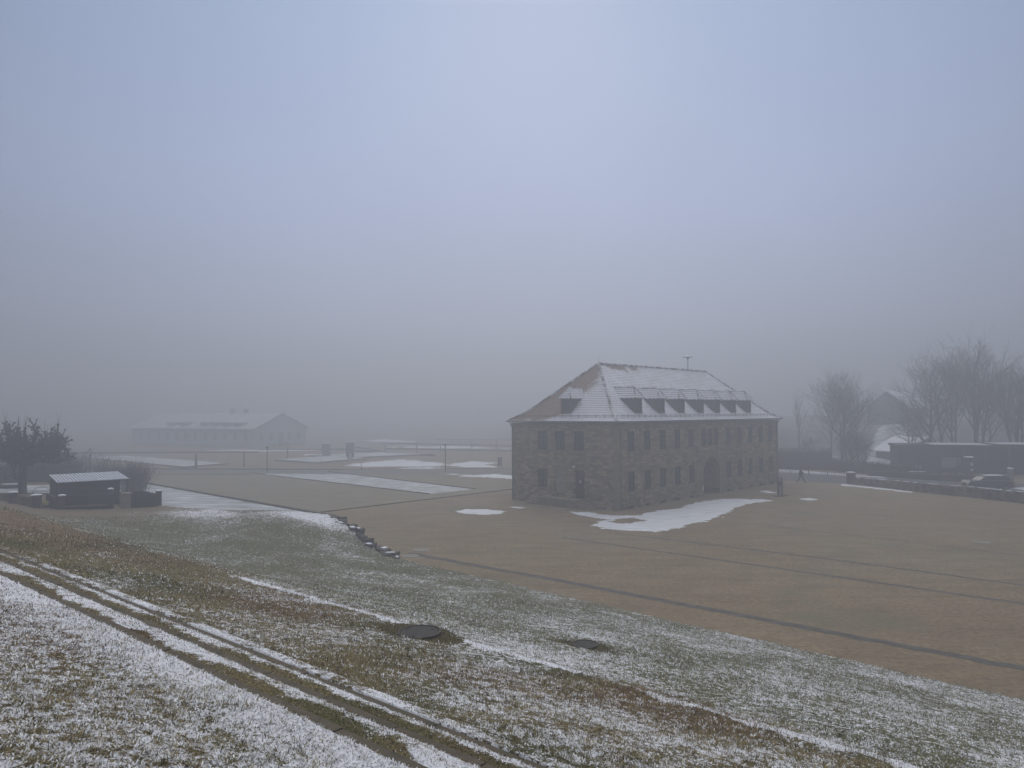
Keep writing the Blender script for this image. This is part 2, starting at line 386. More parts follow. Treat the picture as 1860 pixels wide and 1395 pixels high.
for k_, (a_, b_) in enumerate(((( 640,800),(760,803)),((380,818),(600,817)),((700,812),(930,815)),((560,826),(690,829)))):
    snow_patch(px(a_, ((a_[0]+b_[0])/2, a_[1]-1.6), b_, ((a_[0]+b_[0])/2, a_[1]+2.4)), ('far pale snow streak below the fog bank, to the right of the barracks','far snow streak in front of the long barracks','far snow streak behind the row of posts','snow streak lying on the low slab by the grey pillars')[k_], 31+k_, res=1.2, edge=3.0)

# ------------------------------------------------------------------ the grass bank
def w_of(u, v):
    a = u+.06*v
    return np.where(a < 8, a, np.where(u > 25, u, (u+.06*v*25/17)/(1+.06*v/17)))
def u_of(w_, v): return w_-.06*v*np.clip(1-(w_-8)/17, 0, 1)
WA0, WA1, WB0, WB1, WC0, WC1, WE, WEE = 3.47, 3.58, 4.05, 4.14, 4.50, 4.58, 4.80, 9.2
def edge_u(v): return np.interp(v, [-60, 31, 36, 40, 43, 48, 50, 54, 57, 62, 130], [25, 25, 25.4, 26.2, 27, 25.7, 24.2, 22.4, 21.4, 20.6, 20.6])
MANH = []
def bank_z(u, v, fine=True):
    u = np.asarray(u, float); v = np.asarray(v, float)
    wv = w_of(u, v)
    lin = EYE-1.6-.265*wv
    lin = np.where(wv < -1, EYE-1.6+.265, lin)
    # terrace shaping
    lin = lin+.022*ss(2.2, 3.3, wv)*(wv < WA0)
    st = (wv > WA1) & (wv < WB0); lin = lin+np.where(st, .035*np.sin((wv-WA1)/(WB0-WA1)*math.pi), 0)
    st = (wv > WB1) & (wv < WC0); lin = lin+np.where(st, .03*np.sin((wv-WB1)/(WC0-WB1)*math.pi), 0)
    st = (wv > WC1) & (wv < WE); lin = lin+np.where(st, .03, 0)
    lin = lin+.05*ss(8.7, 9.1, wv)*(wv < 9.16)-.06*((wv > 9.16) & (wv < 9.3))
    e = 1.2*ss(33, 41, v)
    zc = EYE-1.6-.265*9.25
    steep = zc-.58*(wv-9.25)
    zf = e+(1.25-e)*np.clip((25-u)/9, 0, 1)
    k = .8
    sm = np.log(np.exp(np.clip(steep/k*1.0, -30, 30))+np.exp(zf/k))*k
    sm = np.minimum(sm, zc+0*sm) 
    m = ss(8, 32, v)
    z = np.where(wv > 9.25, (1-m)*lin+m*(sm-(sm-zc)*np.exp(-(wv-9.25)*1.2)), lin)
    z = z+.3*np.exp(-((u-24)**2/9+(v-44.5)**2/12))
    z = z+.10*fbm(u, v, 3, .22)*ss(9.3, 12, wv)*(1-ss(21.5, 25, u)*(v < 33))+.03*fbm(u, v, 3, .9)*(1-((wv > 3.2) & (wv < 4.9)))
    eu = edge_u(v)
    z = np.where(v < 33, np.where(u > eu, np.maximum(z, 0)-.25*ss(0, .6, u-eu)-.0, z), z)
    z = np.where(v >= 33, z-(e+.45)*ss(-.15, .45, u-eu)*1.0, z)
    if fine:
        amp = np.where((wv > 3.3) & (wv < 4.85), .014, .030)
        z = z+amp*fbm(u*1.0, v*1.0, 3, 5.5)
    for mu, mv, r_, z0_ in MANH: z = z+(z0_-z)*(1-ss(r_*1.05, r_*2.0, np.hypot(u-mu, v-mv)))
    # under the kerbs
    for a_, b_ in ((WA0, WA1), (WB0, WB1), (WC0, WC1)):
        z = np.where((wv > a_-.015) & (wv < b_+.015), EYE-1.6-.265*(a_+b_)/2-.05, z)
    return z
def snow_amount(u, v):
    wv = w_of(u, v)
    n1 = fbm(u, v, 4, .5); n2 = fbm(u+50, v, 4, 1.7)
    s = np.full(np.shape(wv), .5)
    s = np.where(wv < WA0, .53+.30*ss(2.6, 3.3, wv+.18*n2)+.10*n1, s)
    s = np.where((wv >= WA1) & (wv < WB0), .20+.50*ss(.0, .40, (wv-WA1)/(WB0-WA1)+.45*n2)+.25*n2, s)
    s = np.where((wv >= WB1) & (wv < WC0), .14+.50*ss(.1, .6, (wv-WB1)/(WC0-WB1)+.4*n2)+.25*n2, s)
    s = np.where((wv >= WC1) & (wv < WE), .62+.4*n2, s)
    s = np.where((wv >= WA1) & (wv < WE), s*(1-.45*ss(10, 22, v)), s)
    lawn = .40-.22*ss(11, 24, v)+.30*n1+.15*n2
    lawn = np.maximum(lawn, (.80-.70*ss(12, 24, v)+.45*n1+.3*n2)*ss(8.88, 9.02, wv+.14*n2))
    s = np.where((wv >= WE) & (wv < 9.2), lawn, s)
    bank = .50-.10*ss(9, 20, v)+.16*n1+.12*n2
    bank = bank-.05*ss(25, 35, v)
    bank = bank+.45*np.exp(-((u-25.3)**2/3+(v-43)**2/14))+.25*np.exp(-((u-22)**2/6+(v-50)**2/20))
    bank = bank-.3*ss(51, 60, v)
    s = np.where(wv >= 9.2, bank, s)
    # bare rims round the manholes
    for mu, mv, r_, z0_ in MANH: s = s*ss(r_, r_*2.1, np.hypot(u-mu, (v-mv)*.8))
    return np.clip(s, 0, 1)
def ray_bank(px_, py_):
    z = 4.0
    for _ in range(60):
        p = at(px_, py_, z); u, v = to_uv(p.x, p.y); z = .5*z+.5*float(bank_z(u, v, False))
    return p, u, v
mhp = [ray_bank(762, 1151), ray_bank(1062, 1173)]
MANH += [(mhp[0][1], mhp[0][2], .41, mhp[0][0].z), (mhp[1][1], mhp[1][2], .31, mhp[1][0].z)]

wl = list(np.arange(-10, -.5, .6))+list(np.arange(-.5, 3.3, .07))+list(np.arange(3.3, 4.9, .03))+list(np.arange(4.9, 9.0, .09))+list(np.arange(9.0, 9.4, .04))+list(np.arange(9.4, 20, .16))+list(np.arange(20, 29.5, .2))
vl = list(np.arange(-30, -6, .8))+list(np.arange(-6, 0, .25))+list(np.arange(0, 14, .09))+list(np.arange(14, 30, .2))+list(np.arange(30, 70, .3))+list(np.arange(70, 131, 1.5))
for a_, b_ in ((WA0, WA1), (WB0, WB1), (WC0, WC1)): wl += [a_-.018, a_-.010, b_+.010, b_+.018]
wl = np.array(sorted(wl)); vl = np.array(vl)
Wg, Vg = np.meshgrid(wl, vl, indexing='ij'); Ug = u_of(Wg, Vg)
Zg = bank_z(Ug, Vg)
Xg = Ug*EX[0]+Vg*EY[0]; Yg = Ug*EX[1]+Vg*EY[1]
n0, n1 = Wg.shape; idx = np.arange(n0*n1).reshape(n0, n1)
q = np.stack([idx[:-1,:-1], idx[1:,:-1], idx[1:,1:], idx[:-1,1:]], -1).reshape(-1, 4)
q = q[(Zg.ravel()[q] > -.2).any(1)]
me = bpy.data.meshes.new('grass_bank'); me.from_pydata(np.stack([Xg, Yg, Zg], -1).reshape(-1, 3).tolist(), [], q.tolist())
me.polygons.foreach_set('use_smooth', [True]*len(me.polygons))
def lin_mix(c1, c2, t): return np.asarray(c1)*(1-t[..., None])+np.asarray(c2)*t[..., None]
def dry_cols(u, v):
    """macro tint of the grass: rust / tan / green"""
    wv = w_of(u, v)
    rust = ss(-.1, .35, fbm(u+9, v, 4, .45)); green = ss(0, .4, fbm(u-40, v+7, 4, .4))
    tan_ = np.ones_like(wv)
    c = lin_mix((.200,.165,.078), (.165,.098,.048), rust*.6)
    c = lin_mix(c, (.085,.095,.036), green*.7)
    far = ss(17, 30, v)*(wv < 9.2)
    c = lin_mix(c, (.240,.165,.110), far*.75)
    gz = ss(9.3, 10.5, wv)*(1-ss(46, 56, v)); c = lin_mix(c, (.155,.160,.082), gz*.8)
    gz = ss(9.3, 10.5, wv)*ss(48, 56, v); c = lin_mix(c, (.26,.205,.14), gz*.8)
    for mu, mv, r_, z0_ in MANH: c = lin_mix(c, (.09,.075,.025), 1-ss(r_*1.3, r_*2.6, np.hypot(u-mu, (v-mv)*.8)))
    return c
sn = snow_amount(Ug, Vg); cc = dry_cols(Ug, Vg)
A = me.color_attributes.new('tint', 'FLOAT_COLOR', 'POINT'); A.data.foreach_set('color', np.concatenate([cc, sn[..., None]], -1).reshape(-1).astype('f'))
def bank_mat():
    m = bpy.data.materials.new('frosted_grass'); m.use_nodes = True; t = m.node_tree; t.nodes.clear()
    o = N(t, 'ShaderNodeOutputMaterial'); p = N(t, 'ShaderNodeBsdfPrincipled', Roughness=.9); p.inputs['Specular IOR Level'].default_value = .15
    t.links.new(p.outputs[0], o.inputs[0])
    at_ = N(t, 'ShaderNodeAttribute', attribute_name='tint'); c = N(t, 'ShaderNodeTexCoord')
    def noise(scale, detail, rough=.65):
        n = N(t, 'ShaderNodeTexNoise', Scale=scale, Detail=detail, Roughness=rough); t.links.new(c.outputs['Object'], n.inputs['Vector']); return n.outputs[0]
    n1 = noise(7, 8, .75); n2 = noise(20, 6, .75)
    ad = N(t, 'ShaderNodeMath', operation='MULTIPLY_ADD'); t.links.new(n2, ad.inputs[0]); ad.inputs[1].default_value = .55; t.links.new(n1, ad.inputs[2])   # ~.775 mean
    th = N(t, 'ShaderNodeMath', operation='MULTIPLY_ADD'); t.links.new(at_.outputs['Alpha'], th.inputs[0]); th.inputs[1].default_value = -.62; th.inputs[2].default_value = 1.10
    sb = N(t, 'ShaderNodeMath', operation='SUBTRACT'); t.links.new(ad.outputs[0], sb.inputs[0]); t.links.new(th.outputs[0], sb.inputs[1])
    mr = N(t, 'ShaderNodeMapRange'); mr.inputs['From Min'].default_value = -.03; mr.inputs['From Max'].default_value = .05; t.links.new(sb.outputs[0], mr.inputs[0])
    dk = N(t, 'ShaderNodeMapRange'); dk.inputs['From Min'].default_value = .38; dk.inputs['From Max'].default_value = .62; dk.inputs['To Min'].default_value = .12; dk.inputs['To Max'].default_value = 1.15; t.links.new(noise(40, 5, .7), dk.inputs[0])
    vs = N(t, 'ShaderNodeVectorMath', operation='SCALE'); t.links.new(at_.outputs['Color'], vs.inputs[0]); t.links.new(dk.outputs[0], vs.inputs['Scale'])
    mx = N(t, 'ShaderNodeMix', data_type='RGBA'); t.links.new(mr.outputs[0], mx.inputs[0]); t.links.new(vs.outputs[0], mx.inputs[6]); mx.inputs[7].default_value = (.72,.74,.80, 1)
    t.links.new(mx.outputs[2], p.inputs['Base Color'])
    b = N(t, 'ShaderNodeBump', Strength=.9, Distance=.04); t.links.new(ad.outputs[0], b.inputs['Height']); t.links.new(b.outputs[0], p.inputs['Normal'])
    return m
me.materials.append(bank_mat())
bank = bpy.data.objects.new('grass_bank', me); COL.objects.link(bank); tag(bank, kind='structure')

# kerbs of the shallow steps
def bank_kerb(a_, b_, v0, v1, seg, up, label):
    m = MB(); v = v0; rng = random.Random(int(a_*100))
    while v < v1:
        v2 = v+seg; g_ = .004; dz = rng.uniform(-.006, .006); du = rng.uniform(-.008, .008)
        zt = EYE-1.6-.265*(a_+b_)/2+up+dz
        q = [uvw(float(u_of(np.float64(x_), y_))+du, y_) for x_, y_ in ((a_, v+g_), (b_, v+g_), (b_, v2-g_), (a_, v2-g_))]
        m.prism([(p[0], p[1]) for p in q], zt-.25, zt); v = v2
    o = m.build('kerb', M_kerb, bevel=.008); return tag(o, kind='structure')
bank_kerb(WA0, WA1, -8, 60, 1.0, .022, '')
bank_kerb(WB0, WB1, -8, 60, 1.0, .01, '')
bank_kerb(WC0, WC1, -8, 60, 1.0, .01, '')
bank_kerb(4.80, 4.83, -8, 60, 1.0, .0, '')
bank_kerb(9.18, 9.25, -8, 60, 1.0, -.01, '')

# grass blades, frost-covered or bare
def blades():
    rng = np.random.default_rng(3); P = []
    for r0, r1, dens in ((2.5, 4, 4500), (4, 7, 4200), (7, 11, 2200), (11, 17, 900), (17, 28, 300), (28, 55, 60)):
        n = int(1.9*(r1*r1-r0*r0)/2*dens)
        r = np.sqrt(rng.uniform(r0*r0, r1*r1, n)); th = rng.uniform(-.95, .95, n)
        P.append(np.stack([r*np.sin(th), r*np.cos(th), r], -1))
    P = np.concatenate(P); x, y, r = P.T
    u, v = to_uv(x, y); wv = w_of(u, v)
    ok = (u < edge_u(v)-.02+.25*fbm(u, v, 3, 1.3)*(v < 33)) & (v < 75)
    for a_, b_ in ((WA0, WA1), (WB0, WB1), (WC0, WC1)): ok &= ~((wv > a_+.02+.03*fbm(u, v, 2, 2.5)) & (wv < b_-.012-.03*fbm(u+7, v, 2, 2.5)))
    ok &= ~((wv > 9.19) & (wv < 9.24))
    for mu, mv, r_, z0_ in MANH: ok &= np.hypot(u-mu, v-mv) > r_+.02
    x, y, r, u, v, wv = (k[ok] for k in (x, y, r, u, v, wv)); n = len(x)
    z = bank_z(u, v)
    s = snow_amount(u, v)
    cl = fbm(u, v, 3, 6)*.30+fbm(u+3, v-8, 3, 17)*.70       # tuft scale clumps, about -.6..+.6
    white = (cl+rng.normal(0, .13, n)) > (.56-s)*.95
    dark = (fbm(u-70, v+20, 4, 3.0)+rng.normal(0, .25, n)) > .12
    base = dry_cols(u, v)
    col = base*rng.uniform(.35, 1.7, n)[:, None]
    col = np.where((dark & (rng.random(n) < .6))[:, None], base*.18, col)
    straw = rng.random(n) < .14
    col = np.where(straw[:, None], np.array([.30,.235,.15])*rng.uniform(.6, 1.1, n)[:, None], col)
    fr = rng.uniform(.62, 1.0, n)[:, None]
    col = np.where(white[:, None], np.array([.86,.87,.90])*fr, col)
    pen = white & (rng.random(n) < .18); col = np.where(pen[:, None], col*.55, col)
    L = np.where(white, rng.uniform(.012, .036, n), rng.uniform(.02, .06, n))*(1+.025*r)
    Wd = np.where(white, rng.uniform(.003, .0075, n), rng.uniform(.0016, .0034, n))*(.8+.11*r)
    inkerb = (wv > 3.5) & (wv < 4.9); L = np.where(inkerb, L*.6, L)
    az = rng.uniform(0, 2*np.pi, n)+.9*fbm(u, v, 2, 1.0)*3; lean = np.clip(rng.normal(1.05, .28, n), .1, 1.5)
    dx, dy = np.cos(az), np.sin(az)
    sx, sy = -dy, dx
    V = np.empty((n, 5, 3))
    def put(k, t, side, hz):
        V[:, k, 0] = x+dx*np.sin(lean)*L*t+sx*Wd*side; V[:, k, 1] = y+dy*np.sin(lean)*L*t+sy*Wd*side; V[:, k, 2] = z-.004+hz
    h1 = L*np.cos(lean*.75)*.6; h2 = L*np.cos(lean)*.9+.004
    put(0, 0, -.5, 0); put(1, 0, .5, 0); put(2, .5, .55, h1); put(3, .5, -.55, h1); put(4, 1, 0, h2)
    i = np.arange(n)[:, None]*5
    me = bpy.data.meshes.new('grass_blades')
    me.vertices.add(n*5); me.vertices.foreach_set('co', V.reshape(-1).astype('f'))
    loops = np.concatenate([i+0, i+1, i+2, i+3, i+3, i+2, i+4], 1).reshape(-1)
    me.loops.add(n*7); me.loops.foreach_set('vertex_index', loops.astype('i'))
    me.polygons.add(n*2)
    ls = (np.arange(n)[:, None]*7+np.array([0, 4])).reshape(-1)
    me.polygons.foreach_set('loop_start', ls.astype('i'))
    me.update(calc_edges=True)
    A = me.color_attributes.new('tint', 'FLOAT_COLOR', 'POINT')
    cv = np.repeat(np.concatenate([col, np.ones((n, 1))], 1), 5, 0); A.data.foreach_set('color', cv.reshape(-1).astype('f'))
    m = bpy.data.materials.new('grass_blade'); m.use_nodes = True; t = m.node_tree
    p = t.nodes['Principled BSDF']; p.inputs['Roughness'].default_value = .8; p.inputs['Specular IOR Level'].default_value = .2
    a = N(t, 'ShaderNodeAttribute', attribute_name='tint'); t.links.new(a.outputs['Color'], p.inputs['Base Color'])
    me.materials.append(m)
    o = bpy.data.objects.new('grass', me); COL.objects.link(o)
    tag(o, 'frost and snow covered dead grass on the sloping bank', 'grass', kind='stuff')
    print('blades', n)
blades()
#@@PART2
# ------------------------------------------------------------------ the stone building
def masonry():
    m = bpy.data.materials.new('stone_masonry'); m.use_nodes = True; t = m.node_tree; t.nodes.clear()
    o = N(t, 'ShaderNodeOutputMaterial'); p = N(t, 'ShaderNodeBsdfPrincipled', Roughness=.92); p.inputs['Specular IOR Level'].default_value = .2
    t.links.new(p.outputs[0], o.inputs[0])
    c = N(t, 'ShaderNodeTexCoord')
    wn = N(t, 'ShaderNodeTexNoise', Scale=.9, Detail=2.0); t.links.new(c.outputs['UV'], wn.inputs['Vector'])
    ws = N(t, 'ShaderNodeVectorMath', operation='SCALE'); ws.inputs['Scale'].default_value = .10; t.links.new(wn.outputs['Color'], ws.inputs[0])
    wa = N(t, 'ShaderNodeVectorMath', operation='ADD'); t.links.new(c.outputs['UV'], wa.inputs[0]); t.links.new(ws.outputs[0], wa.inputs[1])
    b = N(t, 'ShaderNodeTexBrick'); t.links.new(wa.outputs[0], b.inputs['Vector'])
    b.offset = .43; b.squash = 1.35; b.squash_frequency = 3
    for k, v in (('Scale', 1.0), ('Mortar Size', .014), ('Mortar Smooth', .3), ('Bias', 0.0), ('Brick Width', .52), ('Row Height', .235)): b.inputs[k].default_value = v
    b.inputs['Color1'].default_value = (.165,.130,.094,1); b.inputs['Color2'].default_value = (.37,.29,.205,1); b.inputs['Mortar'].default_value = (.095,.080,.060,1)
    def noise(s, d, st=(1,1,1)):
        mp = N(t, 'ShaderNodeMapping'); mp.inputs['Scale'].default_value = st; t.links.new(c.outputs['UV'], mp.inputs[0])
        n = N(t, 'ShaderNodeTexNoise', Scale=s, Detail=d, Roughness=.65); t.links.new(mp.outputs[0], n.inputs['Vector']); return n.outputs[0]
    def ramp(a, pts):
        r = N(t, 'ShaderNodeValToRGB'); e = r.color_ramp.elements
        e[0].position, e[0].color = pts[0][0], (*pts[0][1], 1); e[1].position, e[1].color = pts[-1][0], (*pts[-1][1], 1)
        for q in pts[1:-1]: z = e.new(q[0]); z.color = (*q[1], 1)
        t.links.new(a, r.inputs[0]); return r.outputs[0]
    def mul(f, a, b_):
        x = N(t, 'ShaderNodeMix', data_type='RGBA', blend_type='MULTIPLY'); x.inputs[0].default_value = f
        t.links.new(a, x.inputs[6]); t.links.new(b_, x.inputs[7]); return x.outputs[2]
    col = mul(1., b.outputs['Color'], ramp(noise(.35, 5), [(.35, (.72,.74,.74)), (.55, (1,1,1)), (.7, (1.18,1.05,.98))]))
    col = mul(1., col, ramp(noise(1.6, 4, (1,.15,1)), [(.35, (.8,.8,.8)), (.5, (1,1,1)), (.7, (1.12,1.1,1.08))]))
    col = mul(1., col, ramp(noise(9, 4), [(.35, (.82,.82,.82)), (.65, (1.15,1.15,1.15))]))
    t.links.new(col, p.inputs['Base Color'])
    sm = N(t, 'ShaderNodeMath', operation='MULTIPLY_ADD'); t.links.new(b.outputs['Fac'], sm.inputs[0]); sm.inputs[1].default_value = -1.2; t.links.new(noise(12, 5), sm.inputs[2])
    bp = N(t, 'ShaderNodeBump', Strength=.6, Distance=.03); t.links.new(sm.outputs[0], bp.inputs['Height']); t.links.new(bp.outputs[0], p.inputs['Normal'])
    return m
M_mas = masonry()
BO = (8.6181, 59.5427, 0); BL, BW, BH = 31.78, 11.93, 7.22
bld = thing('stone_building', 'two-storey stone building with snowy hipped roof, dormers and an arched gateway', 'building', BO, ROTZ)

def wall_face(mb, L_, H_, ops, to3, uv0=0, depth=.15, arch=None):
    """wall with rectangular openings and reveals; to3(s, z, d) maps wall coordinates (d = depth inward) to local space"""
    xs = sorted({0, L_}|{o[0] for o in ops}|{o[1] for o in ops}|({arch[0], arch[1]} if arch else set()))
    zs = sorted({-.1, H_}|{o[2] for o in ops}|{o[3] for o in ops}|({0, arch[3]} if arch else set()))
    def inop(x, z):
        for o in ops+([(arch[0], arch[1], 0, arch[3])] if arch else []):
            if o[0] < x < o[1] and o[2] < z < o[3]: return True
        return False
    U = lambda s_, z_: (uv0+s_, z_)
    for i in range(len(xs)-1):
        for j in range(len(zs)-1):
            if inop((xs[i]+xs[i+1])/2, (zs[j]+zs[j+1])/2): continue
            c = [(xs[i], zs[j]), (xs[i+1], zs[j]), (xs[i+1], zs[j+1]), (xs[i], zs[j+1])]
            mb.quad(*[to3(a, b, 0) for a, b in c], uv=[U(*q) for q in c])
    for o in ops:
        x0, x1, z0, z1 = o[:4]; d = o[4] if len(o) > 4 else depth
        for (a, b, c_, d_) in ((x0,z0,x0,z1), (x1,z1,x1,z0), (x0,z1,x1,z1), (x1,z0,x0,z0)):
            mb.quad(to3(a,b,0), to3(a,b,d), to3(c_,d_,d), to3(c_,d_,0), uv=[U(a,b), U(a+d,b), U(c_+d,d_), U(c_,d_)])
    if arch:
        x0, x1, zsp, ztop = arch; cx = (x0+x1)/2; rx = (x1-x0)/2; rz = ztop-zsp; n = 20
        P = [(cx-rx*math.cos(math.pi*k/n), zsp+rz*math.sin(math.pi*k/n)) for k in range(n+1)]
        for k in range(n):
            a, b = P[k], P[k+1]; q = [(a[0], a[1]), (b[0], b[1]), (b[0], ztop), (a[0], ztop)]
            if abs(a[1]-ztop) < 1e-6: q = q[:3]
            elif abs(b[1]-ztop) < 1e-6: q = [q[0], q[1], q[3]]
            mb.quad(*[to3(x_, z_, 0) for x_, z_ in q], uv=[U(*e_) for e_ in q])
        D = 4.5; P = [(x0, 0)]+P+[(x1, 0)]
        for k in range(len(P)-1):
            a, b = P[k], P[k+1]
            mb.quad(to3(a[0],a[1],0), to3(a[0],a[1],D), to3(b[0],b[1],D), to3(b[0],b[1],0), uv=[(0,k*.3), (D,k*.3), (D,k*.3+.3), (0,k*.3+.3)])
longc = [2.14+2.517*i for i in range(5)]+[19.69+2.509*i for i in range(5)]
UZ0, UZ1, LZ0, LZ1 = 4.83, 6.51, 1.45, 3.12
win_long = [(c-.54, c+.54, UZ0, UZ1) for c in longc]+[(c-.49, c+.49, UZ0, UZ1) for c in (14.66, 15.90, 17.12)]+[(c-.53, c+.53, LZ0, LZ1) for c in longc]
bas_long = [(c-.42, c+.42, .02, .24, .15) for c in longc]
win_end = [(c-.56, c+.56, UZ0, UZ1) for c in (8.14, 6.04, 3.93)]+[(8.14-.56, 8.14+.56, LZ0, LZ1)]
door_o = (3.33, 4.42, .70, 3.16, .25); blind = (5.50, 6.60, 1.05, 3.12, .10)
wm = MB()
front = lambda s_, z_, d: (s_, d, z_)
endf = lambda s_, z_, d: (d, s_, z_)
wall_face(wm, BL, BH, win_long+bas_long, front, 0, arch=(14.46, 17.76, 2.0, 3.72))
wall_face(wm, BW, BH, win_end+[door_o, blind], endf, 40)
wall_face(wm, BL, BH, [], lambda s_, z_, d: (s_, BW-d, z_), 60)
wall_face(wm, BW, BH, [], lambda s_, z_, d: (BL-d, s_, z_), 100)
wall = wm.build('wall', M_mas, bld)
# blind doorway infill, plinths, quoins
bi = MB(); bi.quad((.1,5.5,1.05), (.1,6.6,1.05), (.1,6.6,3.12), (.1,5.5,3.12), uv=[(0,0),(1.1,0),(1.1,2.07),(0,2.07)])
bi.build('blocked_doorway', M_conc, bld)
ar = MB(); n = 17
cx = (14.46+17.76)/2
for k in range(n):      # voussoirs, proud of the wall
    a0, a1 = math.pi*(k+.04)/n, math.pi*(k+.96)/n
    P = [(cx-(1.65+e)*math.cos(a), 2.0+(1.72+e)*math.sin(a)) for a, e in ((a0, .0), (a1, .0), (a1, .48), (a0, .48))]
    i = len(ar.v); ar.v += [(p[0], -.012, p[1]) for p in P]+[(p[0], .05, p[1]) for p in P]
    ar.f += [(i,i+1,i+2,i+3), (i,i+4,i+5,i+1), (i+1,i+5,i+6,i+2), (i+2,i+6,i+7,i+3), (i+3,i+7,i+4,i)]
for z_ in np.arange(0, 1.9, .34):
    for x0_, x1_ in ((13.98, 14.46), (17.76, 18.24)):
        e = .12 if int(z_/.34) % 2 else 0
        ar.box(x0_-e if x0_ < 15 else x0_, x1_ if x0_ < 15 else x1_+e, -.012, .04, z_+.01, z_+.33)
M_vous = material('dressed_stone', (.15,.122,.092), (.26,.212,.158), 1.6, detail=3, bump=.5, bscale=12)
ar.build('gateway_arch', M_vous, bld)
gt = MB(); gt.box(14.3, 17.9, 4.42, 4.49, 0, 3.8)
for k in range(9): gt.box(14.5+.4*k, 14.87+.4*k, 4.38, 4.42, .05, 3.7)
gt.box(16.08, 16.14, 4.36, 4.38, .05, 3.7); gt.box(14.5, 17.7, 4.35, 4.38, 1.0, 1.15); gt.box(14.5, 17.7, 4.35, 4.38, 2.4, 2.55)
gt.build('gate', M_darkwood, bld)
# keystone and trim
tr = MB()
for c, z0 in [(c, UZ0) for c in longc]+[(c, LZ0) for c in longc]: tr.box(c-.58, c+.58, -.05, .2, z0-.09, z0-.003)
tr.box(14.1, 17.7, -.05, .2, UZ0-.09, UZ0-.003)
for c, z0 in ((8.14, UZ0), (6.04, UZ0), (3.93, UZ0), (8.14, LZ0)): tr.box(-.05, .2, c-.66, c+.66, z0-.09, z0-.003)
for z_ in np.arange(0, 7.0, .38):
    e = .30 if int(round(z_/.38)) % 2 else .55
    f_ = .85-e
    tr.box(-.012, e, -.012, f_, z_+.008, z_+.372); tr.box(-.012, e, BW-f_, BW+.012, z_+.008, z_+.372); tr.box(BL-e, BL+.012, -.012, f_, z_+.008, z_+.372)
tr.box(-.03, BL+.03, -.03, BW+.03, 7.0, 7.2)
tr.build('stone_trim', M_vous, bld)

def window(mapf, s0, s1, z0, z1, d=.13, bars=True):
    """casement: frame with mullions; pane as sub-part"""
    m = MB()
    def bx(a, b, c, e, y0, y1):
        P = [mapf(x, z, y) for y in (y0, y1) for x, z in ((a, c), (b, c), (b, e), (a, e))]
        i = len(m.v); m.v += P
        for f in ((0,1,2,3),(7,6,5,4),(0,4,5,1),(1,5,6,2),(2,6,7,3),(3,7,4,0)): m.f.append(tuple(i+k for k in f))
    t_ = .07
    bx(s0, s0+t_, z0, z1, d-.05, d+.05); bx(s1-t_, s1, z0, z1, d-.05, d+.05); bx(s0+t_, s1-t_, z0, z0+t_, d-.048, d+.05); bx(s0+t_, s1-t_, z1-t_, z1, d-.048, d+.05)
    c = (s0+s1)/2; zt = z0+(z1-z0)*.68
    if bars:
        bx(c-.04, c+.04, z0+t_, z1-t_, d-.03, d+.03); bx(s0+t_, c-.04, zt-.03, zt+.03, d-.028, d+.028); bx(c+.04, s1-t_, zt-.03, zt+.03, d-.028, d+.028)
    fo = m.build('window', M_frame, bld)
    g_ = MB(); g_.quad(mapf(s0, z0, d), mapf(s1, z0, d), mapf(s1, z1, d), mapf(s0, z1, d)); g_.build('pane', M_glass, fo)
    rr = random.Random(s0*7+z0)
    if rr.random() < .55:
        k = MB(); w_ = rr.uniform(.12, .3)*(s1-s0)
        for a, b in ((s0+t_, s0+t_+w_), (s1-t_-w_, s1-t_)):
            n_ = 5
            for q in range(n_):
                xa, xb = a+(b-a)*q/n_, a+(b-a)*(q+1)/n_
                k.quad(mapf(xa, z0+.05, d+.12+.03*(q % 2)), mapf(xb, z0+.05, d+.12+.03*((q+1) % 2)), mapf(xb, z1, d+.12+.03*((q+1) % 2)), mapf(xa, z1, d+.12+.03*(q % 2)))
        k.build('curtain', M_curt, fo)
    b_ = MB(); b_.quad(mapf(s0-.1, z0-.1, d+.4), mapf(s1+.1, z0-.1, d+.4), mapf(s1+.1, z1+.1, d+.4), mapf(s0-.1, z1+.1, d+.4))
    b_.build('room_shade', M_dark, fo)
for o in win_long: window(front, *o[:4])
for o in win_end: window(endf, *o[:4])
for o in bas_long:
    m = MB(); m.box(o[0], o[1], .12, .16, .02, .24)
    for k in range(6): m.box(o[0]+.06+k*.13, o[0]+.09+k*.13, .06, .09, .02, .24)
    m.build('basement_grille', M_dark, bld)
# door with transom, notice and handle; lamp above
dm = MB(); dm.box(.20, .26, 3.36, 3.44, .7, 3.16); dm.box(.20, .26, 4.16, 4.42, .7, 3.16); dm.box(.20, .26, 3.44, 4.16, 3.08, 3.16); dm.box(.20, .26, 3.44, 4.16, 2.62, 2.7)
dm.build('door_frame', M_frame, bld)
dr = MB(); dr.box(.22, .25, 3.44, 4.16, .72, 2.62)
for z0, z1 in ((.82, 1.3), (1.38, 1.9), (1.98, 2.5)):
    dr.box(.205, .22, 3.52, 4.08, z0, z1)
door = dr.build('door', M_darkwood, bld)
MB().box(.195, .205, 3.86, 4.06, 2.02, 2.3).build('notice', M_white, door)
MB().box(.17, .22, 3.48, 3.52, 1.68, 1.86).box(.17, .185, 3.5, 3.62, 1.76, 1.79).build('handle', M_brass, door)
MB().box(.23, .24, 3.44, 4.16, 2.7, 3.08).build('transom_pane', M_glass, bld)
lm = MB(); lm.tube([(0,4.33,3.55), (-.25,4.33,3.6), (-.25,4.33,3.5)], .02, 6); lm.lathe([(.02,.0),(.16,-.06),(.17,-.1),(.1,-.13)], 12, (-.25,4.33,3.52)); lm.build('wall_lamp', M_white, bld)
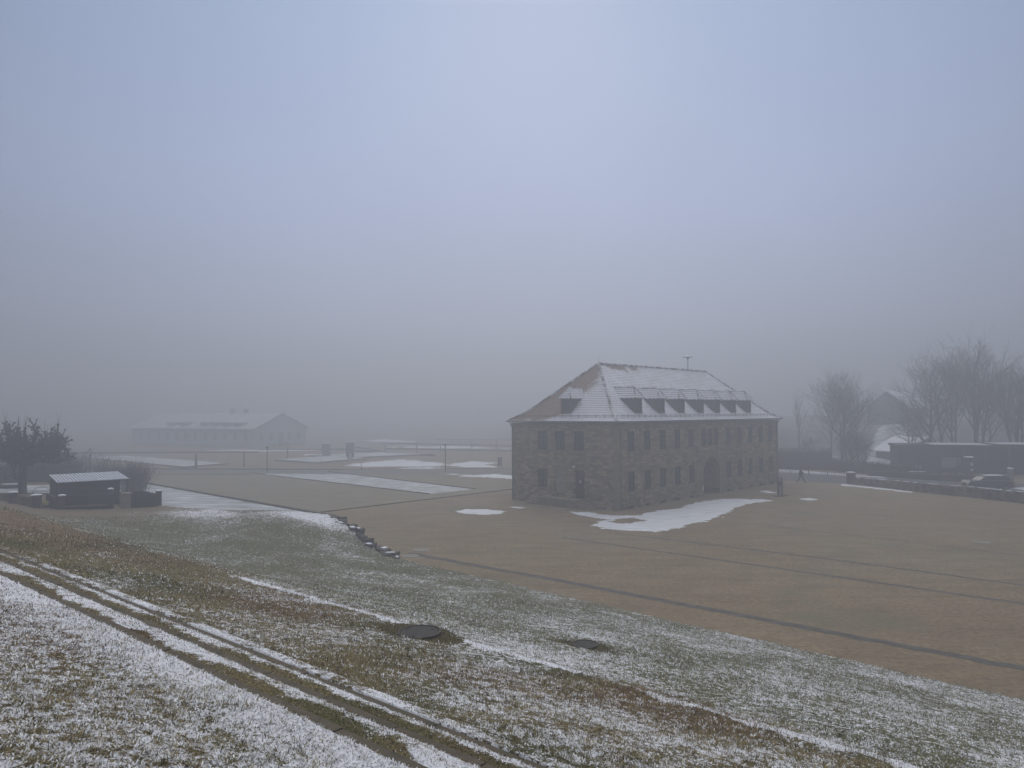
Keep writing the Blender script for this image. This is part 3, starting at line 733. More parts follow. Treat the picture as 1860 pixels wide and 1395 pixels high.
# loading platform and steps
pl = MB(); pl.box(-1.2, -.02, 3.31, 7.72, -.1, .58); pl.box(-1.26, -.02, 3.26, 7.78, .583, .70)
pl.build('loading_platform', M_vous, bld)
st = MB()
for k in range(4): MB().box(-1.2, -.02, 3.25-.34*(k+1), 3.25-.34*k-.004, -.1, .585-.145*k).build('step', M_vous, bld)
MB().box(-1.2, -.02, 7.785, 8.3, -.1, .38).build('step', M_vous, bld); MB().box(-1.2, -.02, 8.304, 8.9, -.1, .16).build('step', M_vous, bld)
hr = MB(); hr.tube([(-.06,3.2,1.55), (-.06,1.6,.75)], .025, 6)
for y_, z_ in ((3.0, 1.45), (1.8, .85)): hr.tube([(0,y_,z_), (-.06,y_,z_)], .015, 6)
hr.build('handrail', M_dark, bld)
MB().box(14.18, 14.42, -.05, -.02, .55, 1.0).build('sign_plate', M_white, bld)

# roof
o_ = .30; HE = 7.40
prof = [(0, 0), (.35, .17), (.75, .40), (1.2, .72), (1.7, 1.13), (6.27, 5.39)]
def roofz(t_): return HE+float(np.interp(t_, [p[0] for p in prof], [p[1] for p in prof]))
def roof_mat(name, side):
    m = bpy.data.materials.new(name); m.use_nodes = True; t = m.node_tree; t.nodes.clear()
    o = N(t, 'ShaderNodeOutputMaterial'); p = N(t, 'ShaderNodeBsdfPrincipled', Roughness=.8)
    t.links.new(p.outputs[0], o.inputs[0]); c = N(t, 'ShaderNodeTexCoord')
    def noise(s, d, st=(1,1,1), src='UV'):
        mp = N(t, 'ShaderNodeMapping'); mp.inputs['Scale'].default_value = st; t.links.new(c.outputs[src], mp.inputs[0])
        n = N(t, 'ShaderNodeTexNoise', Scale=s, Detail=d, Roughness=.65); t.links.new(mp.outputs[0], n.inputs['Vector']); return n.outputs[0]
    def math_(op, a, b=None, c_=None):
        n = N(t, 'ShaderNodeMath', operation=op)
        for i, v in enumerate((a, b, c_)):
            if v is None: continue
            if isinstance(v, (int, float)): n.inputs[i].default_value = v
            else: t.links.new(v, n.inputs[i])
        return n.outputs[0]
    b = N(t, 'ShaderNodeTexBrick'); t.links.new(c.outputs['UV'], b.inputs['Vector'])
    for k, v in (('Scale', 1.0), ('Mortar Size', .012), ('Brick Width', .19), ('Row Height', .235)): b.inputs[k].default_value = v
    b.inputs['Color1'].default_value = (.13,.068,.050,1); b.inputs['Color2'].default_value = (.23,.125,.09,1); b.inputs['Mortar'].default_value = (.05,.035,.03,1)
    sx = N(t, 'ShaderNodeSeparateXYZ'); t.links.new(c.outputs['UV'], sx.inputs[0])
    fr = math_('FRACT', math_('DIVIDE', sx.outputs['Y'], .235))          # 0 at lower tile edge
    row = math_('LESS_THAN', fr, .24)                                   # dark step between rows
    at_ = N(t, 'ShaderNodeAttribute', attribute_name='cover')
    n1 = noise(.9, 5); n2 = noise(7, 3, (1,1,1))
    s_ = math_('ADD', at_.outputs['Fac'], math_('MULTIPLY', math_('SUBTRACT', n1, .5), 1.3))
    s_ = math_('ADD', s_, math_('MULTIPLY', math_('SUBTRACT', n2, .5), .7))
    s_ = math_('SUBTRACT', s_, math_('MULTIPLY', row, .50))
    mr = N(t, 'ShaderNodeMapRange'); mr.inputs['From Min'].default_value = .36; mr.inputs['From Max'].default_value = .62; t.links.new(s_, mr.inputs[0])
    moss = N(t, 'ShaderNodeMix', data_type='RGBA'); mo = N(t, 'ShaderNodeMapRange'); mo.inputs['From Min'].default_value = .42; mo.inputs['From Max'].default_value = .6
    t.links.new(noise(1.2, 5), mo.inputs[0]); t.links.new(mo.outputs[0], moss.inputs[0]); t.links.new(b.outputs['Color'], moss.inputs[6]); moss.inputs[7].default_value = (.12,.095,.068,1)
    mx = N(t, 'ShaderNodeMix', data_type='RGBA'); t.links.new(mr.outputs[0], mx.inputs[0]); t.links.new(moss.outputs[2], mx.inputs[6]); mx.inputs[7].default_value = (.60,.63,.71,1)
    t.links.new(mx.outputs[2], p.inputs['Base Color'])
    bp = N(t, 'ShaderNodeBump', Strength=.8, Distance=.05); t.links.new(math_('ADD', math_('MULTIPLY', fr, -1.0), math_('MULTIPLY', b.outputs['Fac'], -.3)), bp.inputs['Height']); t.links.new(bp.outputs[0], p.inputs['Normal'])
    return m
M_roof = roof_mat('snowy_roof_tiles', 0)
def roof_panel_mesh():
    V, Fc, UVs, cov = [], [], [], []
    lev = [0, .35, .75, 1.2, 1.7, 2.2, 2.7, 3.2, 3.7, 4.2, 4.6, 4.9, 5.2, 5.45, 5.7, 5.95, 6.265]
    sl = [0]
    for i in range(1, len(lev)): sl.append(sl[-1]+math.hypot(lev[i]-lev[i-1], roofz(lev[i])-roofz(lev[i-1])))
    kx = 5.95/6.265
    def ring(i): t_ = lev[i]; return (-o_+t_*kx, BL+o_-t_*kx, -o_+t_, BW+o_-t_, roofz(t_))
    def add(side, n):
        base = len(V)
        for i in range(len(lev)):
            x0, x1, y0, y1, z = ring(i)
            for k in range(n+1):
                f = k/n
                if side == 'f': p = (x0+(x1-x0)*f, y0, z); u_ = p[0]
                elif side == 'b': p = (x1-(x1-x0)*f, y1, z); u_ = 50+p[0]
                elif side == 'l': p = (x0, y1-(y1-y0)*f, z); u_ = 100+p[1]
                else: p = (x1, y0+(y1-y0)*f, z); u_ = 150+p[1]
                V.append(p); UVs.append((u_, sl[i]))
                if side == 'f': nf = float(fbm(p[0], z*2, 4, .9)); c_ = .90-.85*float(ss(11.9, 12.5, z+.7*nf-.08*abs(p[0]-8)))*float(ss(13, 10.5, p[0]))+.1*nf
                elif side == 'l': c_ = .78-.75*float(ss(4.6, 8.2, p[1]+(z-9)*.35+.9*float(fbm(p[1], z, 3, .8))))-.22*float(ss(9.6, 11.4, z))+.3*float(ss(7.9, 7.55, z))
                else: c_ = .85
                cov.append(c_)
        for i in range(len(lev)-1):
            for k in range(n):
                a = base+i*(n+1)+k; Fc.append((a, a+1, a+n+2, a+n+1))
    add('f', 90); add('l', 36); add('b', 20); add('r', 20)
    # under side of the eave
    z = HE-.03; b = len(V)
    V.extend([(-o_, -o_, z), (BL+o_, -o_, z), (BL+o_, BW+o_, z), (-o_, BW+o_, z)]); UVs.extend([(0,0)]*4); cov.extend([0]*4); Fc.append((b+3, b+2, b+1, b))
    me = bpy.data.meshes.new('roof'); me.from_pydata(V, [], Fc); ul = me.uv_layers.new(name='UVMap')
    li = np.empty(len(me.loops), 'i'); me.loops.foreach_get('vertex_index', li)
    ul.data.foreach_set('uv', np.array(UVs)[li].reshape(-1).astype('f'))
    a = me.attributes.new('cover', 'FLOAT', 'POINT'); a.data.foreach_set('value', np.array(cov, 'f'))
    me.materials.append(M_roof); return me
ro = bpy.data.objects.new('roof', roof_panel_mesh()); COL.objects.link(ro); ro.parent = bld
# ridge and hip tiles
def capline(m, a, b, r=.11, seg=.4):
    a, b = Vector(a), Vector(b); n_ = max(1, int((b-a).length/seg))
    for k in range(n_):
        p, q = a.lerp(b, k/n_), a.lerp(b, (k+1.12)/n_); m.tube([p, q], [r*1.08, r*.9], 6)
M_hip = material('ridge_tile', (.11,.07,.055), (.17,.115,.09), 3, bump=.3, c3=(.55,.58,.64), s3=1.4, t3=(.44,.56))
hp = MB()
kx = 5.95/6.265
for sx, sy in ((0,0), (0,1), (1,0), (1,1)):
    P = []
    for t_ in (0, .35, .75, 1.2, 1.7, 4, 6.265):
        P.append(((-o_+t_*kx) if sx == 0 else (BL+o_-t_*kx), (-o_+t_) if sy == 0 else (BW+o_-t_), roofz(t_)+.02))
    for a, b in zip(P[:-1], P[1:]): capline(hp, a, b)
capline(hp, (5.65, BW/2, roofz(6.265)+.03), (BL-5.65, BW/2, roofz(6.265)+.03))
hp.build('ridge_tiles', M_hip, ro)
# gutter with a line of snow, downpipes
gu = MB()
c4 = [(-o_-.07, -o_-.07), (BL+o_+.07, -o_-.07), (BL+o_+.07, BW+o_+.07), (-o_-.07, BW+o_+.07)]
for k in range(4): gu.tube([(*c4[k], HE-.05), (*c4[(k+1) % 4], HE-.05)], .075, 8)
gut = gu.build('gutter', M_metal, bld)
gs = MB(); gs.box(-o_-.02, BL+o_+.02, -o_-.13, -o_-.02, HE+.022, HE+.045); gs.box(-o_-.13, -o_-.02, -o_-.016, BW+o_, HE+.022, HE+.045)
gs.build('gutter_snow', M_snow, gut)
for x_, y_ in ((.55, -.09), (BL-.42, -.09), (-.09, BW-.12)):
    dp = MB(); ex_, ey_ = (x_, -o_-.07) if y_ == -.09 and x_ > 0 else (-o_-.07, y_)
    dp.tube([(ex_, ey_, HE-.1), (ex_, ey_, HE-.25), (x_, y_, HE-.65), (x_, y_, .05)], .05, 8)
    for z_ in (1, 2.8, 4.6, 6.3): dp.tube([(x_, y_, z_), (x_, y_, z_+.05)], .065, 8)
    dp.build('downpipe', M_metal, bld)
# snow guards
sg = MB(); t_ = .55; zz = roofz(t_)
def guard(a, b):
    a, b = Vector(a), Vector(b); n_ = int((b-a).length/.85)
    for h in (.10, .22): sg.tube([a+Vector((0,0,h)), b+Vector((0,0,h))], .016, 5)
    for k in range(n_+1):
        p = a.lerp(b, k/n_); sg.tube([p, p+Vector((0,0,.27))], .022, 5)
guard((-o_+t_+.2, -o_+t_, zz), (BL+o_-t_-.2, -o_+t_, zz)); guard((-o_+t_, -o_+t_+.2, zz), (-o_+t_, BW+o_-t_-.2, zz))
sg.build('snow_guard', M_dark, ro)
# dormers
M_dslate = material('dormer_cladding', (.055,.045,.040), (.10,.085,.075), 5, stretch=(1,1,6), bump=.4)
def dormer(mapf, lab=None):
    """mapf(a, t, z): a along the eave, t inward from the eave line; window cheek and roof are sub-parts"""
    tf = 1.10; zb = roofz(tf)-.02; ze = 9.45; zr = 10.40; hw = .56
    def t_at(z): return float(np.interp(z, [HE+p[1] for p in prof], [p[0] for p in prof]))
    m = MB()
    # front with opening
    fr_ = [(-hw, zb), (hw, zb), (hw, ze), (-hw, ze)]
    ox0, ox1, oz0, oz1 = -.34, .34, zb+.30, ze-.12
    Q = lambda a, z, t=tf: mapf(a, t, z)
    for a0, a1, z0, z1 in ((-hw, ox0, zb, ze), (ox1, hw, zb, ze), (ox0, ox1, zb, oz0), (ox0, ox1, oz1, ze)):
        m.quad(Q(a0, z0), Q(a1, z0), Q(a1, z1), Q(a0, z1))
    for s_ in (-1, 1):
        pts = [Q(s_*hw, zb)]+[Q(s_*hw, z, t_at(z)+.03) for z in np.linspace(zb, ze, 7)]+[Q(s_*hw, ze)]
        m.quad(*pts)
    dk = m.build('dormer', M_dslate, bld)
    # roof: small hipped roof running back into the main slope
    e = .17; r = MB()
    tb = t_at(ze)+.12; trr = t_at(zr)+.10; th = tf+.48
    A, B = Q(-hw-e, ze, tf-e), Q(hw+e, ze, tf-e); C, D = Q(hw+e, ze, tb), Q(-hw-e, ze, tb); E_, G_ = Q(0, zr, th), Q(0, zr, trr)
    sl_ = math.hypot(hw+e, zr-ze); sf_ = math.hypot(th-tf+e, zr-ze)
    r.quad(A, B, E_, uv=[(0,.03),(2*(hw+e),.03),(hw+e,sf_+.03)])
    r.quad(B, C, G_, E_, uv=[(0,.03),(tb-tf+e,.03),(trr-tf+e,sl_),(th-tf+e,sl_)])
    r.quad(D, A, E_, G_, uv=[(tb-tf+e,.03),(0,.03),(th-tf+e,sl_),(trr-tf+e,sl_)])
    dz = .07; A2, B2, C2, D2 = [tuple(Vector(x)-Vector((0,0,dz))) for x in (A, B, C, D)]
    r.quad(A2, D2, C2, B2); r.quad(A, A2, B2, B); r.quad(B, B2, C2, C); r.quad(D, D2, A2, A)
    ra = r.build('dormer_roof', M_roof, dk)
    a_ = ra.data.attributes.new('cover', 'FLOAT', 'POINT'); a_.data.foreach_set('value', np.full(len(ra.data.vertices), .80, 'f'))
    rt = MB(); capline(rt, E_, G_, .06, .3); capline(rt, A, E_, .05, .3); capline(rt, B, E_, .05, .3); rt.build('dormer_ridge_tiles', M_hip, dk)
    f = MB()
    def bar(a0, a1, z0, z1, t0, t1):
        P = [Q(a, z, t) for t in (t0, t1) for a, z in ((a0, z0), (a1, z0), (a1, z1), (a0, z1))]; i = len(f.v); f.v += P
        for q in ((0,1,2,3),(7,6,5,4),(0,4,5,1),(1,5,6,2),(2,6,7,3),(3,7,4,0)): f.f.append(tuple(i+k for k in q))
    bar(ox0, ox0+.05, oz0, oz1, tf+.03, tf+.09); bar(ox1-.05, ox1, oz0, oz1, tf+.03, tf+.09); bar(-.03, .03, oz0, oz1, tf+.035, tf+.085)
    bar(ox0, ox1, oz0, oz0+.05, tf+.032, tf+.088); bar(ox0, ox1, oz1-.05, oz1, tf+.032, tf+.088)
    f.build('dormer_window', M_frame, dk)
    p_ = MB(); p_.quad(Q(ox0, oz0, tf+.06), Q(ox1, oz0, tf+.06), Q(ox1, oz1, tf+.06), Q(ox0, oz1, tf+.06)); p_.quad(Q(ox0, oz0, tf+.4), Q(ox1, oz0, tf+.4), Q(ox1, oz1, tf+.4), Q(ox0, oz1, tf+.4))
    p_.build('dormer_pane', M_glass, dk)
for xr in (5.05, 8.80, 12.40, 16.10, 19.50, 23.05, 26.64):
    dormer(lambda a, t, z, c=xr-.48: (c+a, -o_+t, z))
dormer(lambda a, t, z: (-o_+t*kx, 5.98-a, z))
# siren mast
sm_ = MB(); sm_.tube([(22.2,5.97,12.6), (22.2,5.97,14.2)], .045, 8); sm_.lathe([(.08,0),(.13,.06),(.14,.14),(.08,.20)], 12, (22.2,5.97,14.02))
mast = sm_.build('siren_mast', M_dark, bld)
MB().lathe([(.2,0),(.56,.03),(.58,.06),(.3,.14),(.08,.2)], 20, (22.2,5.97,14.22)).build('siren_hood', M_metal, mast)
MB().lathe([(.38,0),(.3,.04),(.08,.10)], 16, (22.2,5.97,14.34)).build('hood_snow', M_snow, mast)
lr = MB(); lr.tube([(5.65,BW/2,12.8),(5.65,BW/2,13.5)], .012, 5); lr.build('lightning_rod', M_dark, bld)

# stones of the low retaining wall at the end of the bank
rs = random.Random(4)
k = 0
pts_st = []
v_ = 33.2
while v_ < 43.0:
    top = 1.2*float(ss(33, 41, v_)); z_ = 0.0
    while z_ < top+.02:
        hh = rs.uniform(.18, .42); pts_st.append((v_+rs.uniform(-.25, .25), float(edge_u(v_))+rs.uniform(-.25, .18), min(z_+hh/2, top-.02)+rs.uniform(-.03, .04), z_+hh > top, hh)); z_ += hh
    v_ += rs.uniform(.35, .8)
stw = thing('retaining_wall', 'rough dark stone retaining wall stepping down at the corner of the grass bank', 'stone wall', uvw(25.5, 38, 0))
bw_ = MB(); snw = MB(); p0 = Vector(uvw(25.5, 38, 0))
for v_, u_, z_, top_, hh in pts_st:
    c = Vector(uvw(u_, v_, z_))-p0
    u_ -= .1; sx, sy, sz = rs.uniform(.3, .85), rs.uniform(.35, 1.1), hh*rs.uniform(.9, 1.2)
    rz = Matrix.Rotation(ROTZ+rs.uniform(-.7, .7), 4, 'Z') @ Matrix.Rotation(rs.uniform(-.15, .15), 4, 'X')
    bw_.stone(c, sx, sy, sz, rs, rz)
    if top_ and rs.random() < .38: snw.stone(c+Vector((rs.uniform(-.1, .1), rs.uniform(-.1, .1), sz/2-.005)), sx*rs.uniform(.3, .7), sy*rs.uniform(.3, .7), .06, rs, rz)
bw_.build('stones', M_dstone, stw); snw.build('snow_cap', M_snow, stw)

M_lid = material('manhole_lid', (.022,.021,.020), (.045,.043,.040), 14, bump=.5, bscale=40, rough=.75, dist=.005, spec=.15)
# manholes in the bank
for (p, u_, v_), r_, lab in zip(mhp, (.35, .25), ('larger round manhole cover in the brown grass beside the lawn edging', 'smaller round manhole cover in the frosted grass slope near the square')):
    z_ = float(bank_z(u_, v_))
    z_ = float(p.z)
    t_ = thing('manhole_cover', lab, 'manhole', (p.x, p.y, z_+.012), 0, 'round manhole covers')
    rim = MB(); rim.lathe([(r_*1.0,-.1),(r_*1.12,-.1),(r_*1.12,.035),(r_*1.0,.035),(r_*1.0,.0)], 32); rim.build('rim', M_dstone, t_)
    ld = MB(); ld.lathe([(r_*.985,-.05),(r_*.985,.022),(r_*.97,.027)], 32)
    for a in (.5, 2.6, 4.4): ld.box(r_*.75*math.cos(a)-.03, r_*.75*math.cos(a)+.03, r_*.75*math.sin(a)-.015, r_*.75*math.sin(a)+.015, .0, .033)
    ld.build('lid', M_lid, t_)
for q, lab in (((765, 999), 'concrete manhole cover on the square, right one of the pair by the bank corner'), ((745, 1010), 'concrete manhole cover on the square, left one of the pair by the bank corner'), ((1782, 985), 'lone manhole cover far out on the right side of the square')):
    p = at(*q); t_ = thing('manhole_cover', lab, 'manhole', (p.x, p.y, 0), 0, 'round manhole covers')
    MB().lathe([(.40,-.05),(.50,-.05),(.50,.012),(.40,.012)], 24).build('rim', M_conc, t_); MB().lathe([(.39,-.05),(.39,.009)], 24).build('lid', M_iron, t_)

# ------------------------------------------------------------------ left compound: shed, fence, tree
ZB = 1.2
def M_corr():
    m = material('snowy_sheet_roof', (.40,.44,.52), (.55,.58,.66), 3, bump=0); return m
fl, fr2 = at(104, 878, 3.0), at(236, 870.5, 3.0)
su, sv_ = to_uv(fl.x, fl.y); eu_, ev_ = to_uv(fr2.x, fr2.y)
sl_len = eu_-su
shed = thing('shed', 'dark timber shed with a snow-covered ribbed lean-to roof', 'shed', (fl.x, fl.y, ZB), math.atan2(fr2.y-fl.y, fr2.x-fl.x))
SL = (fr2-fl).length; SD = 4.3
b_ = MB()
for x0, x1, y0, y1 in ((.05, SL-.6, .45, .52), (.05, .12, .52, SD-.2), (SL-.67, SL-.6, .52, SD-.2), (.05, SL-.6, SD-.2, SD-.13)):
    b_.box(x0, x1, y0, y1, -.1, 1.72+.07*(y0/SD))
for k in range(int((SL-.7)/.16)): b_.box(.07+.16*k, .07+.16*k+.135, .425, .45, -.1, 1.72)
b_.build('wall', M_darkwood, shed)
po = MB()
for x_ in (.15, SL-.15): po.box(x_-.06, x_+.06, .12, .24, -.1, 1.72)
po.build('post', M_wood, shed)
rf = MB(); n_ = 22
for k in range(n_):
    x0, x1 = SL*k/n_, SL*(k+1)/n_; xm = x0+(x1-x0)*.68
    for a, b, z in ((x0, xm, .06), (xm, x1, 0)):
        rf.quad((a,0,1.80+z), (b,0,1.80+z), (b,SD,2.12+z), (a,SD,2.12+z))
    rf.quad((xm,0,1.86), (xm,0,1.80), (xm,SD,2.12), (xm,SD,2.18)); rf.quad((x1,0,1.80), (x1,0,1.86), (x1,SD,2.18), (x1,SD,2.12))
rfo = rf.build('roof', M_corr(), shed)
rr = MB(); rr.box(0, SL, 0.0, SD, -.035, .0, Matrix.Translation((0,0,1.79)) @ Matrix.Rotation(math.atan2(.32, SD), 4, 'X'))
rr.build('roof_board', M_dark, rfo)
rb = MB()
for k in range(n_+1):
    x_ = min(SL-.03, max(.03, SL*k/n_-.04)); rb.quad((x_-.05,-.004,1.803), (x_+.05,-.004,1.803), (x_+.05,SD,2.124), (x_-.05,SD,2.124))
rb.build('roof_groove', M_metal, rfo)

def fence_line(A, B, h, name, label, cat, picket=False, thick=.06, z=ZB, grp=None, mat=None, rail=True):
    A, B = Vector(A), Vector(B); d = B-A; L_ = d.length; a_ = math.atan2(d.y, d.x)
    t_ = thing(name, label, cat, (A.x, A.y, z), a_, grp)
    m = MB()
    if picket:
        n_ = int(L_/.14)
        for k in range(n_): m.box(.14*k+.02, .14*k+.075, -.012, .012, .05, h)
        m.build('pickets', mat or M_wood, t_)
        MB().box(0, L_, .014, .05, .22, .30).box(0, L_, .014, .05, h-.28, h-.2).build('rail', mat or M_wood, t_)
    else:
        n_ = int(L_/.2)
        for k in range(n_): m.box(L_*k/n_, L_*(k+1)/n_-.008, -thick/2-.004*(k % 2), thick/2, -.1, h)
        m.build('boards', mat or M_darkwood, t_)
        MB().box(0, L_, -thick/2-.03, thick/2+.02, h+.003, h+.035).build('top_rail', M_wood, t_)
        if rail: MB().box(.35, L_-.35, -thick/2-.09, -thick/2-.02, .33, .385).build('ledge', M_conc, t_)
    return t_
def pillar(P, h, w_, label, grp='square stone fence pillars', z=ZB, cap=True, mat=None, name='fence_pillar', rot=ROTZ):
    t_ = thing(name, label, 'pillar', (P[0], P[1], z), rot, grp)
    MB().box(-w_/2, w_/2, -w_/2, w_/2, -.2, h).build('shaft', mat or M_dstone, t_, bevel=.02)
    MB().box(-w_/2-.03, w_/2+.03, -w_/2-.03, w_/2+.03, h+.002, h+.06).build('cap', M_conc, t_)
    if cap:
        s_ = MB(); s_.lathe([(w_*.66,0),(w_*.62,.03),(w_*.35,.07),(.05,.09)], 12, (0,0,h+.062)); s_.build('snow_cap', M_snow, t_, smooth=True)
    return t_
h_f = 1.08
C0, C1, C2, C3, C4 = at(103,929.5,ZB), at(207,924.8,ZB), at(231,923.2,ZB), at(286,921,ZB), at(209,917,ZB)
fence_line(C0, C1, h_f, 'board_fence', 'long dark board fence in front of the shed with a pale ledge near its foot', 'fence')
fence_line(C2, C3, h_f-.12, 'board_fence', 'short dark board fence closing the front of the right-hand compost bay', 'fence', rail=False)
d34 = Vector(uvw(0, 3.0)); C3b = C3+d34; C2b = C2+d34
fence_line(C3, C3b, h_f-.12, 'board_fence', 'dark board side of the compost bay nearest the little post', 'fence', rail=False)
fence_line(C2b, C3b, h_f-.12, 'board_fence', 'dark board fence at the back of the compost bay', 'fence', rail=False)
bs = MB(); bs.quad(*[(*(C2+Vector(uvw(*q)))[:2], ZB+.45) for q in ((.2,.2),(4.1,.2),(4.1,2.8),(.2,2.8))]) if False else None
heap = MB(); cc_ = (C2+C3b)/2
hv = []
nx, ny = 14, 10; i0 = 0; dU = (C3-C2); dV = d34
for i in range(nx+1):
    for j in range(ny+1):
        q = C2+dU*(.04+.92*i/nx)+dV*(.05+.9*j/ny)
        heap.v.append((q.x-cc_.x, q.y-cc_.y, .55+.22*math.sin(math.pi*i/nx)*math.sin(math.pi*j/ny)+.12*float(fbm(q.x, q.y, 3, 2.5))))
for i in range(nx):
    for j in range(ny): a = i*(ny+1)+j; heap.f.append((a, a+ny+1, a+ny+2, a+1))
tag(heap.build('compost_heap', material('compost', (.02,.015,.012), (.06,.045,.035), 6, bump=1.0, dist=.06), None, (cc_.x, cc_.y, ZB), smooth=True), 'dark heap of soil filling the boarded compost bay', 'soil heap')
pillar(at(228,923.0,ZB), h_f, .62, 'pale worn pillar between the board fence and the compost bay', cap=False, mat=M_conc)
pillar(at(208,921.5,ZB)+Vector(uvw(.2,1.6)), h_f+.1, .35, 'fence pillar with snow cap behind the pale worn pillar')
pillar(at(283,920.2,ZB)+Vector((0,.4,0)), h_f, .35, 'snow-capped pillar at the right end of the compost bay')
pillar(at(112,929,ZB), h_f, .42, 'snow-capped pillar at the left end of the board fence beside the yellow sign')
pg1 = at(65,928.5,ZB); pg0 = at(23,921,ZB)
pillar(pg1, 1.10, .60, 'broad dark pillar with thin snow cap left of the open gate')
pillar(pg0, 1.05, .55, 'snow-capped pillar between the two picket panels')
fence_line(at(33,923,ZB), at(57,927.5,ZB), .95, 'picket_fence', 'dark picket fence panel between the two snow-capped pillars', 'fence', True)
fence_line(at(-30,913,ZB), at(15,920,ZB), .95, 'picket_fence', 'dark picket fence panel running off at the far left', 'fence', True)
fence_line(at(73,930,ZB), at(88,927,ZB)+Vector((0,2.2,0)), .62, 'garden_gate', 'low light grey picket gate next to the broad pillar', 'gate', True, mat=M_metal)
fence_line(at(84,925,ZB)+Vector((-.4,.6,0)), C0+Vector((-.1,.05,0)), h_f-.05, 'board_fence', 'short dark board panel carrying the yellow sign', 'fence', rail=False)
ya = at(96,928.0,ZB)
sg_ = thing('warning_sign', 'small yellow sign with a black mark on the dark fence', 'sign', (at(87.5,928,ZB).x, at(87.5,928,ZB).y-.25, ZB+.62), -.25)
MB().box(-.20, .20, -.01, .01, -.13, .13).build('plate', M_yellow, sg_)
MB().box(.0, .10, -.016, -.012, -.05, .02).box(.03, .08, -.016, -.012, .03, .07).build('symbol', M_dark, sg_)
bp_ = at(303,921.5,.5)
bo = thing('utility_post', 'short dark post with a small box on top, standing right of the compost bay', 'post', (bp_.x, bp_.y, float(bank_z(*to_uv(bp_.x, bp_.y)))))
MB().box(-.035,.035,-.035,.035,-.2,.62).build('post', M_dark, bo); MB().box(-.13,.13,-.08,.08,.36,.66).build('box', M_dark, bo, bevel=.01)
# arched trellis near the tree
tl = at(52,918,ZB); aa = thing('garden_arch', 'thin pale hoop arch standing in front of the gnarled tree', 'garden arch', (tl.x, tl.y+1.5, ZB))
ah = MB(); ah.tube([(.55*math.cos(t)*1.4, 0, .55+.75*math.sin(t)) for t in np.linspace(0, math.pi, 16)], .02, 5)
ah.tube([(.77, 0, .55), (.77, 0, 0)], .02, 5); ah.tube([(-.77, 0, .55), (-.77, 0, 0)], .02, 5)
ah.build('hoop', M_metal, aa)

# ------------------------------------------------------------------ trees
class Tree:
    def __init__(s, seed): s.r = random.Random(seed); s.trunk = MB(); s.crown = MB(); s.leaf = MB(); s.count = 0
    def rv(s): return Vector((s.r.uniform(-1,1), s.r.uniform(-1,1), s.r.uniform(-1,1)))
    def limb(s, p, d, L_, r0, r1, n, wob, up, mb, sides):
        P = [Vector(p)]; d = Vector(d).normalized(); Rr = [r0]
        for k in range(n):
            d = (d+s.rv()*wob+Vector((0,0,up))).normalized(); P.append(P[-1]+d*L_/n); Rr.append(r0+(r1-r0)*(k+1)/n)
        mb.tube(P, Rr, sides, cap=False); return P, d
    def grow(s, p, d, L_, r, lev, maxlev, cfg):
        mb = s.trunk if lev <= 1 else s.crown
        n = 4 if lev < 3 else 2; sides = (8, 6, 4, 3, 3, 3)[min(lev, 5)]
        P, dd = s.limb(p, d, L_, r, r*cfg['tap'], n, cfg['wob']*(1+.3*lev), cfg['up'], mb, sides)
        if lev >= maxlev: return
        nb = cfg['nb'][lev]
        for k in range(nb):
            f = s.r.uniform(.3, 1) if k else 1.0; i = min(n-1, int(f*n)); q = P[i].lerp(P[i+1], f*n-i) if f < 1 else P[-1]
            side = s.rv(); side = (side-dd*side.dot(dd)).normalized(); an = cfg['ang']*s.r.uniform(.6, 1.3)*(.6 if k == 0 else 1)
            nd = dd*math.cos(an)+side*math.sin(an)
            s.grow(q, nd, L_*cfg['len']*s.r.uniform(.7, 1.2), max(cfg['min'], r*(cfg['tap'] if k == 0 else cfg['tap']*.7)), lev+1, maxlev, cfg)
def bare_tree(loc, label, seed, h, trunks=1, spread=.5, r0=.16, lean=0, name='bare_tree', grp='bare winter trees in the fog', nb=(5,4,4,3,3), lev=4, first=.34, mn=.010, snow=False):
    t_ = thing(name, label, 'tree', loc, 0, grp); T = Tree(seed)
    cfg = dict(tap=.60, wob=.13, up=.045, nb=nb, ang=spread*1.15, len=.60, min=mn)
    for k in range(trunks):
        d = Vector((T.r.uniform(-.12, .12)+lean, T.r.uniform(-.12, .12), 1)); p = Vector((T.r.uniform(-.5, .5), T.r.uniform(-.4, .4), -.2)) if trunks > 1 else Vector((0,0,-.2))
        # stem in stages with side branches
        P, dd = T.limb(p, d, h*.80, r0, r0*.35, 9, .05, .05, T.trunk, 8)
        for i in range(2, 10):
            for b in range(3 if i > 3 else 1):
                if i/9 < first and T.r.random() < .6: continue
                az = T.r.uniform(0, 6.28); an = spread*T.r.uniform(1.0, 1.7)
                nd = Vector((math.cos(az)*math.sin(an), math.sin(az)*math.sin(an), math.cos(an)))
                T.grow(P[i], nd, h*.34*(1.25-.6*i/9)*T.r.uniform(.7, 1.2), r0*.42*(1.1-.6*i/9), 1, lev, cfg)
        T.grow(P[-1], dd, h*.2, r0*.35, 1, lev, cfg)
    T.trunk.build('trunk', M_bark, t_); T.crown.build('crown', M_twig, t_)
    return t_
